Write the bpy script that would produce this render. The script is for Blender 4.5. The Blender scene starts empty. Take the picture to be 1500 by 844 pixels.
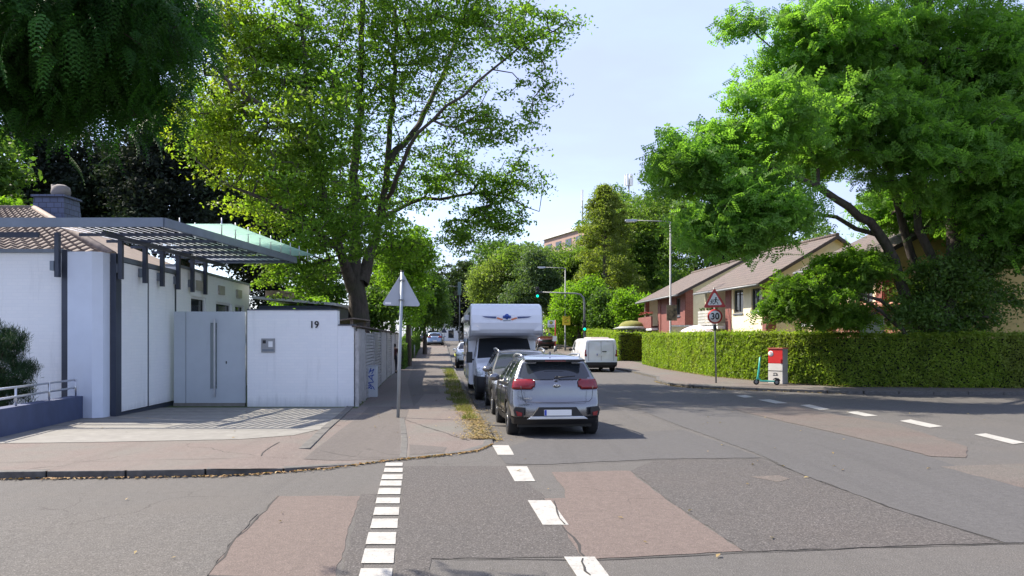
import bpy, bmesh, math, random
import numpy as np
from mathutils import Vector, Matrix
R = math.radians
scene = bpy.context.scene
COL = scene.collection

# ---------------------------------------------------------------- camera, sky, sun, exposure
FPX, HOR, CXP, HCAM = 1100.0, 498.0, 750.0, 1.8
cam_data = bpy.data.cameras.new('camera')
cam = bpy.data.objects.new('camera', cam_data)
COL.objects.link(cam)
cam.location = (0, 0, HCAM)
cam.rotation_euler = (R(90), 0, 0)
cam_data.sensor_width = 36
cam_data.lens = FPX / 1500 * 36
cam_data.shift_y = (HOR - 422) / 1500
cam_data.clip_end = 3000
scene.camera = cam

SUN_D = Vector((.77, -.36, -1.0)).normalized()      # the way the light travels
elev = math.asin(-SUN_D.z)
az = math.atan2(-SUN_D.x, -SUN_D.y)                  # from +Y towards +X
world = bpy.data.worlds.new('World'); scene.world = world
world.use_nodes = True
wn = world.node_tree; wn.nodes.clear()
sky = wn.nodes.new('ShaderNodeTexSky'); sky.sky_type = 'NISHITA'; sky.sun_disc = False
sky.sun_elevation = elev; sky.sun_rotation = az
sky.altitude = 50; sky.air_density = 1.0; sky.dust_density = .9; sky.ozone_density = 2.2
bg = wn.nodes.new('ShaderNodeBackground'); bg.inputs['Strength'].default_value = .15
wo = wn.nodes.new('ShaderNodeOutputWorld')
tint = wn.nodes.new('ShaderNodeMix'); tint.data_type = 'RGBA'; tint.blend_type = 'MIX'; tint.inputs[0].default_value = .78; tint.inputs[7].default_value = (1.10, 1.17, 1.78, 1)   # pale constant colour added over the clear sky, evening it and lifting ambient fill
wtc = wn.nodes.new('ShaderNodeTexCoord'); wmp = wn.nodes.new('ShaderNodeMapping'); wmp.inputs['Scale'].default_value = (1.6, 1.6, 5); wnz = wn.nodes.new('ShaderNodeTexNoise'); wnz.inputs['Scale'].default_value = 1.8; wnz.inputs['Detail'].default_value = 6
wmr = wn.nodes.new('ShaderNodeMapRange'); wmr.inputs[1].default_value = .35; wmr.inputs[2].default_value = .7; wmr.inputs[3].default_value = .84; wmr.inputs[4].default_value = .66
wn.links.new(wtc.outputs['Generated'], wmp.inputs[0]); wn.links.new(wmp.outputs[0], wnz.inputs['Vector']); wn.links.new(wnz.outputs['Fac'], wmr.inputs[0]); wn.links.new(wmr.outputs[0], tint.inputs[0])
wn.links.new(sky.outputs[0], tint.inputs[6]); wn.links.new(tint.outputs[2], bg.inputs[0]); wn.links.new(bg.outputs[0], wo.inputs[0])
sd = bpy.data.lights.new('sun', 'SUN'); sun = bpy.data.objects.new('sun', sd); COL.objects.link(sun)
sd.energy = 2.7; sd.angle = R(.55); sd.color = (1, .90, .76)
sun.rotation_euler = SUN_D.to_track_quat('-Z', 'Y').to_euler()
sun.location = (-20, 10, 40)
scene.view_settings.view_transform = 'Standard'
scene.view_settings.look = 'None'
scene.view_settings.exposure = 1.92
scene.view_settings.gamma = 1
scene.cycles.max_bounces = 6
scene.cycles.transparent_max_bounces = 8
scene.cycles.caustics_reflective = False
scene.cycles.caustics_refractive = False

rng = np.random.default_rng(7)
random.seed(7)

# ---------------------------------------------------------------- terrain
GK = [(-1000, 0), (12, 0), (17.5, -.12), (20, -.16), (25, -.15), (31, -.02), (34, 0), (45, -.02), (57, .14), (70, .6),
      (85, 1.1), (125, 1.7), (200, 2.0), (1500, 2.0)]
def g(y):
    for (a, za), (b, zb) in zip(GK, GK[1:]):
        if y <= b: return za + (zb - za) * (y - a) / (b - a)
    return GK[-1][1]
def sstep(a, b, x):
    t = min(1, max(0, (x - a) / (b - a))); return t * t * (3 - 2 * t)
def walk(x, y):                      # pavement height above the road: a kerb that drops away round the corner
    drop = sstep(-3.9, -2.4, x) * (1 - sstep(13, 15.5, y)) * (1 - sstep(6, 7, x))
    return .10 - .085 * drop
def gp(px, py, h=0.0):               # photo pixel -> point on the ground (the ground falls and rises with y)
    y = (HCAM - h) * FPX / (py - HOR)
    for _ in range(30):
        y = .5 * y + .5 * (HCAM - h - g(y)) * FPX / (py - HOR)
    return ((px - CXP) / FPX * y, y)
def sl(a, y): return a - .099 * y    # a line that runs along the street

# ---------------------------------------------------------------- object helpers
def link(name, me, mat=None, parent=None):
    o = bpy.data.objects.new(name, me); COL.objects.link(o)
    if mat is not None and not len(me.materials): me.materials.append(mat)
    if parent is not None: o.parent = parent
    return o
def tag(o, label=None, cat=None, group=None, kind=None):
    if label: o['label'] = label
    if cat: o['category'] = cat
    if group: o['group'] = group
    if kind: o['kind'] = kind
    return o
def thing(name, label, cat, loc=(0, 0, 0), rz=0, group=None):
    o = bpy.data.objects.new(name, None); COL.objects.link(o)
    o.location = loc; o.rotation_euler = (0, 0, rz); o.empty_display_size = .3
    return tag(o, label, cat, group)
def copy_tree(o, parent=None):
    c = o.copy(); COL.objects.link(c); c.parent = parent
    for ch in list(o.children): copy_tree(ch, c)
    return c

class MB:
    def __init__(s): s.v = []; s.f = []; s.sm = []
    def add(s, vs, fs, smooth=False):
        n = len(s.v); s.v += [tuple(v) for v in vs]
        s.f += [tuple(n + i for i in f) for f in fs]; s.sm += [smooth] * len(fs); return s
    def box(s, x0, x1, y0, y1, z0, z1):
        if x0 > x1: x0, x1 = x1, x0
        if y0 > y1: y0, y1 = y1, y0
        if z0 > z1: z0, z1 = z1, z0
        return s.add([(x0, y0, z0), (x1, y0, z0), (x1, y1, z0), (x0, y1, z0), (x0, y0, z1), (x1, y0, z1), (x1, y1, z1), (x0, y1, z1)],
              [(0, 3, 2, 1), (4, 5, 6, 7), (0, 1, 5, 4), (1, 2, 6, 5), (2, 3, 7, 6), (3, 0, 4, 7)])
    def hexa(s, b, t):               # 4 bottom points, 4 top points
        return s.add(list(b) + list(t), [(0, 3, 2, 1), (4, 5, 6, 7), (0, 1, 5, 4), (1, 2, 6, 5), (2, 3, 7, 6), (3, 0, 4, 7)])
    def prism(s, pts, off, smooth=False):    # closed 3D polygon pushed along off
        n = len(pts); off = Vector(off); a = [Vector(p) for p in pts]; b = [p + off for p in a]
        fs = [tuple(range(n))[::-1], tuple(range(n, 2 * n))]
        s.add(a + b, fs)
        k = len(s.v) - 2 * n
        for i in range(n):
            j = (i + 1) % n; s.f.append((k + i, k + j, k + n + j, k + n + i)); s.sm.append(smooth)
        return s
    def bar(s, a, b, w, h=None, up=(0, 0, 1)):
        h = h or w; a = Vector(a); b = Vector(b); d = (b - a).normalized(); up = Vector(up)
        if abs(d.dot(up)) > .98: up = Vector((0, 1, 0))
        sx = d.cross(up).normalized() * w / 2; sy = sx.cross(d).normalized() * h / 2
        return s.hexa([a - sx - sy, a + sx - sy, a + sx + sy, a - sx + sy], [b - sx - sy, b + sx - sy, b + sx + sy, b - sx + sy])
    def tube(s, pts, r, n=10, cap=True):
        pts = [Vector(p) for p in pts]; m = len(pts)
        rs = r if hasattr(r, '__len__') else [r] * m
        k = len(s.v); ref = None
        for i, p in enumerate(pts):
            t = (pts[min(i + 1, m - 1)] - pts[max(i - 1, 0)]).normalized()
            if ref is None: ref = Vector((1, 0, 0)) if abs(t.x) < .8 else Vector((0, 1, 0))
            u = (ref - t * ref.dot(t)).normalized(); w = t.cross(u); ref = u
            for q in range(n):
                a = 2 * math.pi * q / n; s.v.append(tuple(p + (u * math.cos(a) + w * math.sin(a)) * rs[i]))
        for i in range(m - 1):
            for q in range(n):
                q2 = (q + 1) % n
                s.f.append((k + i * n + q, k + i * n + q2, k + (i + 1) * n + q2, k + (i + 1) * n + q)); s.sm.append(True)
        if cap:
            s.f.append(tuple(k + q for q in range(n))[::-1]); s.sm.append(False)
            s.f.append(tuple(k + (m - 1) * n + q for q in range(n))); s.sm.append(False)
        return s
    def cyl(s, c, r, h, axis='z', n=24, r2=None):
        c = Vector(c); d = {'x': Vector((1, 0, 0)), 'y': Vector((0, 1, 0)), 'z': Vector((0, 0, 1))}[axis]
        return s.tube([c, c + d * h], [r, r if r2 is None else r2], n)
    def lathe(s, prof, c=(0, 0, 0), n=24, axis='z'):
        k = len(s.v); c = Vector(c)
        for (r, h) in prof:
            for q in range(n):
                a = 2 * math.pi * q / n; u, w = r * math.cos(a), r * math.sin(a)
                s.v.append(tuple(c + (Vector((u, w, h)) if axis == 'z' else Vector((h, u, w)) if axis == 'x' else Vector((u, h, w)))))
        for i in range(len(prof) - 1):
            for q in range(n):
                q2 = (q + 1) % n
                s.f.append((k + i * n + q, k + i * n + q2, k + (i + 1) * n + q2, k + (i + 1) * n + q)); s.sm.append(True)
        return s
    def mesh(s, name):
        me = bpy.data.meshes.new(name); me.from_pydata(s.v, [], s.f); me.validate(); me.update()
        if len(me.polygons) == len(s.sm): me.polygons.foreach_set('use_smooth', s.sm)
        return me
    def build(s, name, mat, parent=None, bevel=0, label=None):
        o = link(name, s.mesh(name), mat, parent)
        bm = bmesh.new(); bm.from_mesh(o.data); bmesh.ops.recalc_face_normals(bm, faces=bm.faces); bm.to_mesh(o.data); bm.free()
        if bevel:
            m = o.modifiers.new('bevel', 'BEVEL'); m.width = bevel; m.segments = 2; m.limit_method = 'ANGLE'
        if label: o['label'] = label
        return o

def sheet(name, pts, off, mat, on_walk=False, kind='structure', label=None):
    """flat polygon laid over the rolling ground, `off` metres above it"""
    bm = bmesh.new()
    f = bm.faces.new([bm.verts.new((x, y, 0)) for x, y in pts])
    if f.normal.z < 0 or True:
        bmesh.ops.recalc_face_normals(bm, faces=bm.faces)
    y0 = min(p[1] for p in pts); y1 = max(p[1] for p in pts); x0 = min(p[0] for p in pts); x1 = max(p[0] for p in pts)
    cuts = [(1, k[0]) for k in GK if y0 < k[0] < y1]
    if on_walk:
        cuts += [(1, 13 + .5 * i) for i in range(6)] + [(0, -3.9 + .25 * i) for i in range(7)]
    for ax, c in cuts:
        n = (1, 0, 0) if ax == 0 else (0, 1, 0); co = (c, 0, 0) if ax == 0 else (0, c, 0)
        bmesh.ops.bisect_plane(bm, geom=bm.verts[:] + bm.edges[:] + bm.faces[:], plane_co=co, plane_no=n)
    if on_walk:
        for ax, c in [(1, 13 + .5 * i) for i in range(6)]: pass
    bmesh.ops.triangulate(bm, faces=bm.faces)
    for v in bm.verts:
        v.co.z = g(v.co.y) + off + (walk(v.co.x, v.co.y) if on_walk else 0)
    me = bpy.data.meshes.new(name); bm.to_mesh(me); bm.free()
    for p in me.polygons:
        if p.normal.z < 0: me.flip_normals(); break
    o = link(name, me, mat); o['kind'] = kind
    if label: o['label'] = label
    return o

# ---------------------------------------------------------------- materials
def nd(t, typ, **kw):
    n = t.nodes.new(typ)
    for k, v in kw.items():
        if k in n.inputs: n.inputs[k].default_value = v
        else: setattr(n, k, v)
    return n
def base_mat(name):
    m = bpy.data.materials.new(name); m.use_nodes = True; t = m.node_tree
    return m, t, t.nodes['Principled BSDF']
def mix(t, a, b, fac, blend='MIX'):
    n = t.nodes.new('ShaderNodeMix'); n.data_type = 'RGBA'; n.blend_type = blend
    for s, v in ((0, fac), (6, a), (7, b)):
        if hasattr(v, 'links'): t.links.new(v, n.inputs[s])
        elif s == 0: n.inputs[s].default_value = v
        else: n.inputs[s].default_value = (*v, 1) if len(v) == 3 else v
    return n.outputs[2]
def ramp(t, src, a, b, ca=(0, 0, 0), cb=(1, 1, 1)):
    n = t.nodes.new('ShaderNodeValToRGB'); t.links.new(src, n.inputs[0])
    n.color_ramp.elements[0].position = a; n.color_ramp.elements[1].position = b
    n.color_ramp.elements[0].color = (*ca, 1); n.color_ramp.elements[1].color = (*cb, 1)
    return n.outputs[0]
def coords(t, scale=(1, 1, 1)):
    tc = t.nodes.new('ShaderNodeTexCoord')
    if scale == (1, 1, 1): return tc.outputs['Object']
    mp = t.nodes.new('ShaderNodeMapping'); mp.inputs['Scale'].default_value = scale
    t.links.new(tc.outputs['Object'], mp.inputs[0]); return mp.outputs[0]
def noise(t, co, scale, detail=4, rough=.55):
    n = nd(t, 'ShaderNodeTexNoise', Scale=scale, Detail=detail, Roughness=rough); t.links.new(co, n.inputs['Vector'])
    return n.outputs['Fac']
def bump(t, p, h, strength=.3, dist=.01):
    b = nd(t, 'ShaderNodeBump', Strength=strength, Distance=dist); t.links.new(h, b.inputs['Height'])
    t.links.new(b.outputs[0], p.inputs['Normal']); return b

def simple(name, c, rough=.5, metal=0, coat=0, var=.12, scale=3, spec=None, grime=None):
    m, t, p = base_mat(name)
    co = coords(t); n1 = noise(t, co, scale, 5)
    a = tuple(x * (1 - var) for x in c); b = tuple(min(1, x * (1 + var)) for x in c)
    out = mix(t, a, b, ramp(t, n1, .3, .7))
    if grime:
        out = mix(t, out, grime, ramp(t, noise(t, coords(t, (1.3, 1.3, .5)), 2.3, 8, .7), .52, .8, (0, 0, 0), (.55, .55, .55)))
    t.links.new(out, p.inputs['Base Color'])
    p.inputs['Roughness'].default_value = rough; p.inputs['Metallic'].default_value = metal
    p.inputs['Coat Weight'].default_value = coat; p.inputs['Coat Roughness'].default_value = .06
    if spec is not None: p.inputs['Specular IOR Level'].default_value = spec
    return m
def glassy(name, c=(.02, .025, .03), rough=.04, alpha=1.0):
    m, t, p = base_mat(name)
    p.inputs['Base Color'].default_value = (*c, 1); p.inputs['Roughness'].default_value = rough
    p.inputs['Specular IOR Level'].default_value = .8
    p.inputs['Alpha'].default_value = alpha
    return m
def emis(name, c, s):
    m, t, p = base_mat(name)
    p.inputs['Base Color'].default_value = (*c, 1); p.inputs['Emission Color'].default_value = (*c, 1)
    p.inputs['Emission Strength'].default_value = s; return m

def asphalt(name, c, tint=(.16, .13, .11), speck=.6, crack=.6, grain=85, worn=.35):
    m, t, p = base_mat(name); co = coords(t)
    fine = noise(t, co, grain, 2, .7); fine2 = noise(t, co, grain * .35, 3, .75); streak = noise(t, coords(t, (2.2, .12, 1)), 1.1, 5, .6); mid = noise(t, co, 11, 6, .7); big = noise(t, co, .45, 4)
    base = mix(t, tuple(x * .84 for x in c), tuple(x * 1.16 for x in c), ramp(t, mid, .3, .72))
    base = mix(t, base, tint, ramp(t, big, .42, .75, (0, 0, 0), (worn,) * 3))
    base = mix(t, base, tuple(x * .72 for x in c), ramp(t, streak, .52, .72, (0, 0, 0), (.4,) * 3))
    base = mix(t, base, tuple(x * .6 for x in c), ramp(t, fine2, .56, .68, (0, 0, 0), (speck,) * 3))
    base = mix(t, base, tuple(min(.5, x * 2.6 + .03) for x in c), ramp(t, fine, .56, .70, (0, 0, 0), (speck,) * 3))
    base = mix(t, base, (.018, .018, .018), ramp(t, fine, .32, .46, (speck,) * 3, (0, 0, 0)))
    # cracks
    wob = t.nodes.new('ShaderNodeVectorMath'); wob.operation = 'MULTIPLY_ADD'
    nz = nd(t, 'ShaderNodeTexNoise', Scale=1.7, Detail=5.0); t.links.new(co, nz.inputs['Vector'])
    t.links.new(nz.outputs['Color'], wob.inputs[0]); wob.inputs[1].default_value = (.55, .55, .55); t.links.new(co, wob.inputs[2])
    vo = nd(t, 'ShaderNodeTexVoronoi', Scale=.42); vo.feature = 'DISTANCE_TO_EDGE'; t.links.new(wob.outputs[0], vo.inputs['Vector'])
    line = ramp(t, vo.outputs['Distance'], .001, .005, (1, 1, 1), (0, 0, 0))
    msk = ramp(t, noise(t, co, .33, 3), .52, .6, (0, 0, 0), (crack,) * 3)
    mul = t.nodes.new('ShaderNodeMath'); mul.operation = 'MULTIPLY'; t.links.new(line, mul.inputs[0]); t.links.new(msk, mul.inputs[1])
    base = mix(t, base, (.025, .022, .02), mul.outputs[0])
    t.links.new(base, p.inputs['Base Color']); p.inputs['Roughness'].default_value = .85
    p.inputs['Specular IOR Level'].default_value = .35
    bump(t, p, fine, .55, .012)
    return m

def brickwork(name, c1, c2, mortar, bw=.24, bh=.075, ms=.008, strength=.5, var=.15, rough=.75):
    m, t, p = base_mat(name)
    tc = t.nodes.new('ShaderNodeTexCoord'); sp = t.nodes.new('ShaderNodeSeparateXYZ'); t.links.new(tc.outputs['Object'], sp.inputs[0])
    ad = t.nodes.new('ShaderNodeMath'); t.links.new(sp.outputs[0], ad.inputs[0]); t.links.new(sp.outputs[1], ad.inputs[1])
    cb = t.nodes.new('ShaderNodeCombineXYZ'); t.links.new(ad.outputs[0], cb.inputs[0]); t.links.new(sp.outputs[2], cb.inputs[1])
    b = t.nodes.new('ShaderNodeTexBrick'); t.links.new(cb.outputs[0], b.inputs['Vector'])
    b.inputs['Scale'].default_value = 1; b.inputs['Brick Width'].default_value = bw; b.inputs['Row Height'].default_value = bh
    b.inputs['Mortar Size'].default_value = ms; b.inputs['Mortar Smooth'].default_value = .4
    b.inputs['Color1'].default_value = (*c1, 1); b.inputs['Color2'].default_value = (*c2, 1); b.inputs['Mortar'].default_value = (*mortar, 1)
    n = noise(t, tc.outputs['Object'], 1.1, 6, .65)
    out = mix(t, b.outputs['Color'], tuple(x * (1 - var * 2) for x in c1), ramp(t, n, .4, .75, (0, 0, 0), (.5, .5, .5)))
    dirt = noise(t, coords(t, (3, 3, .35)), 1.6, 8, .7)
    out = mix(t, out, tuple(x * .72 for x in mortar), ramp(t, dirt, .54, .8, (0, 0, 0), (.55,) * 3))
    lo = t.nodes.new('ShaderNodeMath'); lo.operation = 'MULTIPLY_ADD'; t.links.new(sp.outputs[2], lo.inputs[0]); lo.inputs[1].default_value = -1.6; t.links.new(dirt, lo.inputs[2])
    out = mix(t, out, tuple(x * .6 for x in mortar), ramp(t, lo.outputs[0], .15, .6, (0, 0, 0), (.6,) * 3))
    t.links.new(out, p.inputs['Base Color']); p.inputs['Roughness'].default_value = rough
    inv = t.nodes.new('ShaderNodeMath'); inv.operation = 'SUBTRACT'; inv.inputs[0].default_value = 1; t.links.new(b.outputs['Fac'], inv.inputs[1])
    bump(t, p, inv.outputs[0], strength, .01)
    return m

def leafmat(name, c1, c2, c3=None, trans=.45, rough=.5, big=.35, c3amt=.5, side=None):
    """leaf colour: per-leaf and per-clump variation between c1 and c2, patches of c3"""
    m, t, p = base_mat(name); co = coords(t)
    geo = t.nodes.new('ShaderNodeNewGeometry')
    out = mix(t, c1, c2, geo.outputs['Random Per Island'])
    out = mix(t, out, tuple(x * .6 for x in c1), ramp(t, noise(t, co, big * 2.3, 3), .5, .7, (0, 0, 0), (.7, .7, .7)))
    if c3: out = mix(t, out, c3, ramp(t, noise(t, co, big, 3), .5, .66, (0, 0, 0), (c3amt,) * 3))
    if side:                          # sun glowing through one side of the crown, painted in as yellow
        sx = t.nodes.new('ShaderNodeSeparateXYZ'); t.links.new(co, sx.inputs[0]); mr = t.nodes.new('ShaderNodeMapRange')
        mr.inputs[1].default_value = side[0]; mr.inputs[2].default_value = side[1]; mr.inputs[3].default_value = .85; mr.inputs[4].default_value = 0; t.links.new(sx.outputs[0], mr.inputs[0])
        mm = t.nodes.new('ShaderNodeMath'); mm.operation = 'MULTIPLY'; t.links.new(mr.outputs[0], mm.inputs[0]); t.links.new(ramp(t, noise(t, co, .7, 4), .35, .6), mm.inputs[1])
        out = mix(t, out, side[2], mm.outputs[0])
    t.links.new(out, p.inputs['Base Color']); p.inputs['Roughness'].default_value = rough
    p.inputs['Specular IOR Level'].default_value = .18
    tr = t.nodes.new('ShaderNodeBsdfTranslucent')
    sat = mix(t, out, (1.9, 2.1, .7), 1.0, 'MULTIPLY'); t.links.new(sat, tr.inputs['Color'])
    ms = t.nodes.new('ShaderNodeMixShader'); ms.inputs[0].default_value = trans
    t.links.new(p.outputs[0], ms.inputs[1]); t.links.new(tr.outputs[0], ms.inputs[2])
    t.links.new(ms.outputs[0], t.nodes['Material Output'].inputs['Surface'])
    return m
def barkmat(name, c):
    m, t, p = base_mat(name); co = coords(t, (1, 1, .25))
    n = noise(t, co, 9, 8, .7); n2 = noise(t, coords(t), .9, 3)
    out = mix(t, tuple(x * .45 for x in c), tuple(x * 1.3 for x in c), ramp(t, n, .35, .68))
    out = mix(t, out, (.06, .075, .035), ramp(t, n2, .5, .7, (0, 0, 0), (.5, .5, .5)))
    t.links.new(out, p.inputs['Base Color']); p.inputs['Roughness'].default_value = .9; bump(t, p, n, .8, .03); return m

M = {}
M['road'] = asphalt('road asphalt', (0.0939, 0.0897, 0.0848), (0.1150, 0.1008, 0.0873))
M['dark_road'] = asphalt('coarse dark asphalt', (0.0748, 0.0696, 0.0663), (0.0884, 0.0745, 0.0663), speck=.7, grain=60)
M['new_road'] = asphalt('smooth grey asphalt', (0.0832, 0.0812, 0.0808), (0.0814, 0.0778, 0.0742), speck=.3, crack=.1)
M['pink_road'] = asphalt('reddish asphalt', (0.1294, 0.1026, 0.0908), (0.1150, 0.0916, 0.0830), speck=.35, crack=.5)
M['pink_coarse'] = asphalt('worn reddish asphalt', (0.1157, 0.0950, 0.0840), (0.0904, 0.1210, 0.1071), speck=.6, crack=.8)
M['walk'] = asphalt('pavement asphalt', (0.1452, 0.1184, 0.1064), (0.1183, 0.1455, 0.1283), speck=.4, crack=1, grain=80, worn=.6)
M['walk_grey'] = asphalt('grey pavement patch', (0.1056, 0.0941, 0.0873), (0.0960, 0.0851, 0.0763), speck=.35, crack=.6)
M['kerbstone'] = simple('kerb stone', (.095, .092, .086), .85, var=.3, scale=9)
M['paint'] = simple('road paint', (.36, .355, .33), .7, var=.1, scale=14, grime=(.22, .21, .2))
_t = M['paint'].node_tree; _p = _t.nodes['Principled BSDF']; _src = _p.inputs['Base Color'].links[0].from_socket
_o = mix(_t, _src, (.12, .115, .11), ramp(_t, noise(_t, coords(_t), 38, 4, .75), .56, .66, (0, 0, 0), (.8,) * 3))
_o = mix(_t, _o, (.16, .15, .14), ramp(_t, noise(_t, coords(_t), 4.5, 5, .7), .5, .75, (0, 0, 0), (.6,) * 3)); _t.links.new(_o, _p.inputs['Base Color'])
M['tar'] = simple('tar seam', (.03, .028, .026), .8)
M['white_brick'] = brickwork('white painted brick', (.84, .85, .86), (.80, .82, .84), (.79, .81, .83), .25, .083, .010, .16, .03, .6)
M['white_plain'] = simple('white plaster', (.78, .79, .8), .65, var=.04, grime=(.6, .6, .58))
M['cream'] = simple('cream render', (.80, .70, .50), .85, var=.05, scale=6, grime=(.6, .52, .38))
M['cream_grey'] = simple('pale gable render', (.62, .60, .48), .85, var=.06, scale=6)
M['ochre'] = simple('ochre render', (.52, .38, .14), .85, var=.08)
M['red_brick'] = brickwork('dark red brick', (.24, .07, .055), (.19, .05, .042), (.24, .16, .14), .25, .08, .01, .4)
M['salmon_brick'] = brickwork('salmon brick', (.62, .24, .17), (.52, .19, .13), (.55, .45, .38), .25, .08, .012, .4)
M['dark_steel'] = simple('dark blue-grey steel', (.045, .055, .08), .42, .3, var=.12)
M['steel_grey'] = simple('grey steel', (.16, .19, .23), .45, .3, var=.1)
M['galv'] = simple('galvanised steel', (.2, .21, .215), .55, .3, var=.2, scale=12)
M['alu'] = simple('brushed aluminium', (.55, .57, .6), .3, .85)
M['black'] = simple('black plastic', (.012, .012, .013), .5)
M['rubber'] = simple('rubber', (.018, .018, .018), .85)
M['glass'] = glassy('dark glass')
M['window_glass'] = glassy('window glass', (.03, .035, .04), .03)
M['wood'] = simple('weathered wood', (.17, .13, .10), .85, var=.3, scale=8)
# ---------------------------------------------------------------- ground, road, pavements
def grass_mat(name, a, b, c=(.12, .11, .06)):
    m, t, p = base_mat(name); co = coords(t)
    o = mix(t, a, b, ramp(t, noise(t, co, 14, 6, .7), .3, .7))
    o = mix(t, o, c, ramp(t, noise(t, co, 1.1, 5), .48, .7, (0, 0, 0), (.8,) * 3))
    t.links.new(o, p.inputs['Base Color']); p.inputs['Roughness'].default_value = .95
    bump(t, p, noise(t, co, 50, 3), .8, .03); return m
M['lawn'] = grass_mat('lawn', (.04, .07, .018), (.07, .11, .03))
M['verge'] = grass_mat('verge soil', (.08, .075, .04), (.12, .10, .055), (.17, .13, .08))

sheet('ground', [(-900, -60), (900, -60), (900, 1400), (-900, 1400)], -.03, M['lawn'])
road_poly = [(-80, -25), (80, -25), (80, 27), (12, 27), (sl(12.5, 31), 31), (sl(12.5, 160), 160), (sl(-3, 160), 160), (sl(-3, 31), 31), (-3, 20), (-80, 20)]
sheet('road', road_poly, 0, M['road'])

# left pavement: from the corner round to the fence line
K = [(-70, 7.9), (-30, 8.7)] + [gp(*p) for p in ((-300, 709), (0, 702), (200, 700), (350, 697), (480, 687), (560, 676), (620, 670), (660, 666), (700, 661), (722, 651))]
cy = 14.0
while cy <= 46: K.append((sl(1.02, cy), cy)); cy += 2
left_edge = list(K)
sheet('pavement', left_edge + [(sl(-2.2, 46), 46), (sl(-2.2, 24), 24), (-4.2, 20.4), (-14, 20.4), (-14, 12.5), (-70, 12.5)], 0, M['walk'], True)
sheet('pavement', [(sl(1.02, 46), 46), (sl(1.02, 150), 150), (sl(-2.2, 150), 150), (sl(-2.2, 46), 46)], 0, M['walk'], True)
sheet('garden_ground', [(-70, 12.5), (-14, 12.5), (-14, 20.4), (-4.2, 20.4), (sl(-2.2, 24), 24), (sl(-2.2, 150), 150), (-90, 150), (-90, 12.5)], .085, M['lawn'])
# far pavement along the hedges
FK = [(13.2 - .099 * 0, 0)]
RK = [gp(1700, 577.5), gp(1500, 578), gp(1240, 577), gp(1080, 571), gp(1030, 569), gp(990, 566), gp(965, 560), (sl(10.35, 35), 35), (sl(10.9, 41), 41), (sl(11.16, 50), 50), (sl(11.3, 150), 150)]
sheet('pavement', [(70, 24.8)] + RK + [(sl(14.2, 150), 150), (sl(14.6, 60), 60), (sl(13.5, 36), 36), (10.2, 31.5), (12.4, 28.2), (70, 27.4)], .0, M['walk'], True)
sheet('garden_ground', [(sl(14.2, 150), 150), (sl(14.6, 60), 60), (sl(13.5, 36), 36), (10.2, 31.5), (12.4, 28.2), (70, 27.4), (90, 27.4), (90, 150)], .085, M['lawn'])

def kerb(pts, w=.13, h0=-.12, stone=1.0, gap=.012, name='kerb', hfun=walk, extra=.004, inset=0.0):
    mb = MB(); d = [0]
    for a, b in zip(pts, pts[1:]): d.append(d[-1] + math.dist(a, b))
    def at(s):
        for i in range(len(d) - 1):
            if s <= d[i + 1]:
                t = (s - d[i]) / (d[i + 1] - d[i]); return (pts[i][0] + t * (pts[i + 1][0] - pts[i][0]), pts[i][1] + t * (pts[i + 1][1] - pts[i][1]))
        return pts[-1]
    s = 0
    while s < d[-1] - .3:
        a = at(s + gap); b = at(min(s + stone - gap, d[-1])); s += stone
        dx, dy = b[0] - a[0], b[1] - a[1]; L = math.hypot(dx, dy)
        if L < .05: continue
        nx, ny = dy / L, -dx / L; j = random.uniform(-.006, .006)
        q = [(a[0] + nx * .02, a[1] + ny * .02), (b[0] + nx * .02, b[1] + ny * .02), (b[0] - nx * w, b[1] - ny * w), (a[0] - nx * w, a[1] - ny * w)]
        zt = [g(y) + hfun(x, y) + extra + j for x, y in (a, b, b, a)]
        zb = [g(y) + h0 for x, y in (a, b, b, a)]
        mb.hexa([(*p, z) for p, z in zip(q, zb)], [(*p, z) for p, z in zip(q, zt)])
    o = mb.build(name, M['kerbstone'], bevel=.012); o['kind'] = 'structure'; return o
kerb(left_edge[1:])
kerb([(sl(1.02, 46), 46), (sl(1.02, 140), 140)], stone=2)
kerb([(70, 24.8)] + RK, stone=1.2)
# driveway edging stones that divide it from the street pavement
EDG = [gp(452, 655, .1), gp(480, 630, .1), gp(517, 596, .1)]
kerb(EDG, w=.16, h0=-.1, name='edging', extra=.02)
KL = [gp(594, 663, .1), gp(596, 640, .1), gp(591, 612, .1)]
kerb(KL, w=.10, h0=-.1, name='edging', extra=.006)

# light concrete driveway in front of the garage
M['concrete'] = simple('pale concrete slabs', (.18, .175, .16), .8, var=.12, scale=5, grime=(.3, .3, .27))
dw = [gp(-420, 652, .1), gp(0, 650, .1), gp(150, 648, .1), gp(350, 644, .1), gp(430, 638, .1), gp(470, 629, .1), gp(512, 593, .1), (-4.6, 20.55), (-13, 20.55), (-13, 14.6)]
sheet('driveway', dw, .006, M['concrete'], True)
mb = MB()
for i in range(7):
    y = 14.6 + i * .92; mb.box(-12, sl(-1.75, y) - .25 - max(0, (14.9 - y) * .8), y, y + .012, g(y) + .1068, g(y) + .1085)
mb.build('driveway_joint', M['tar'])['kind'] = 'structure'

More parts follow.
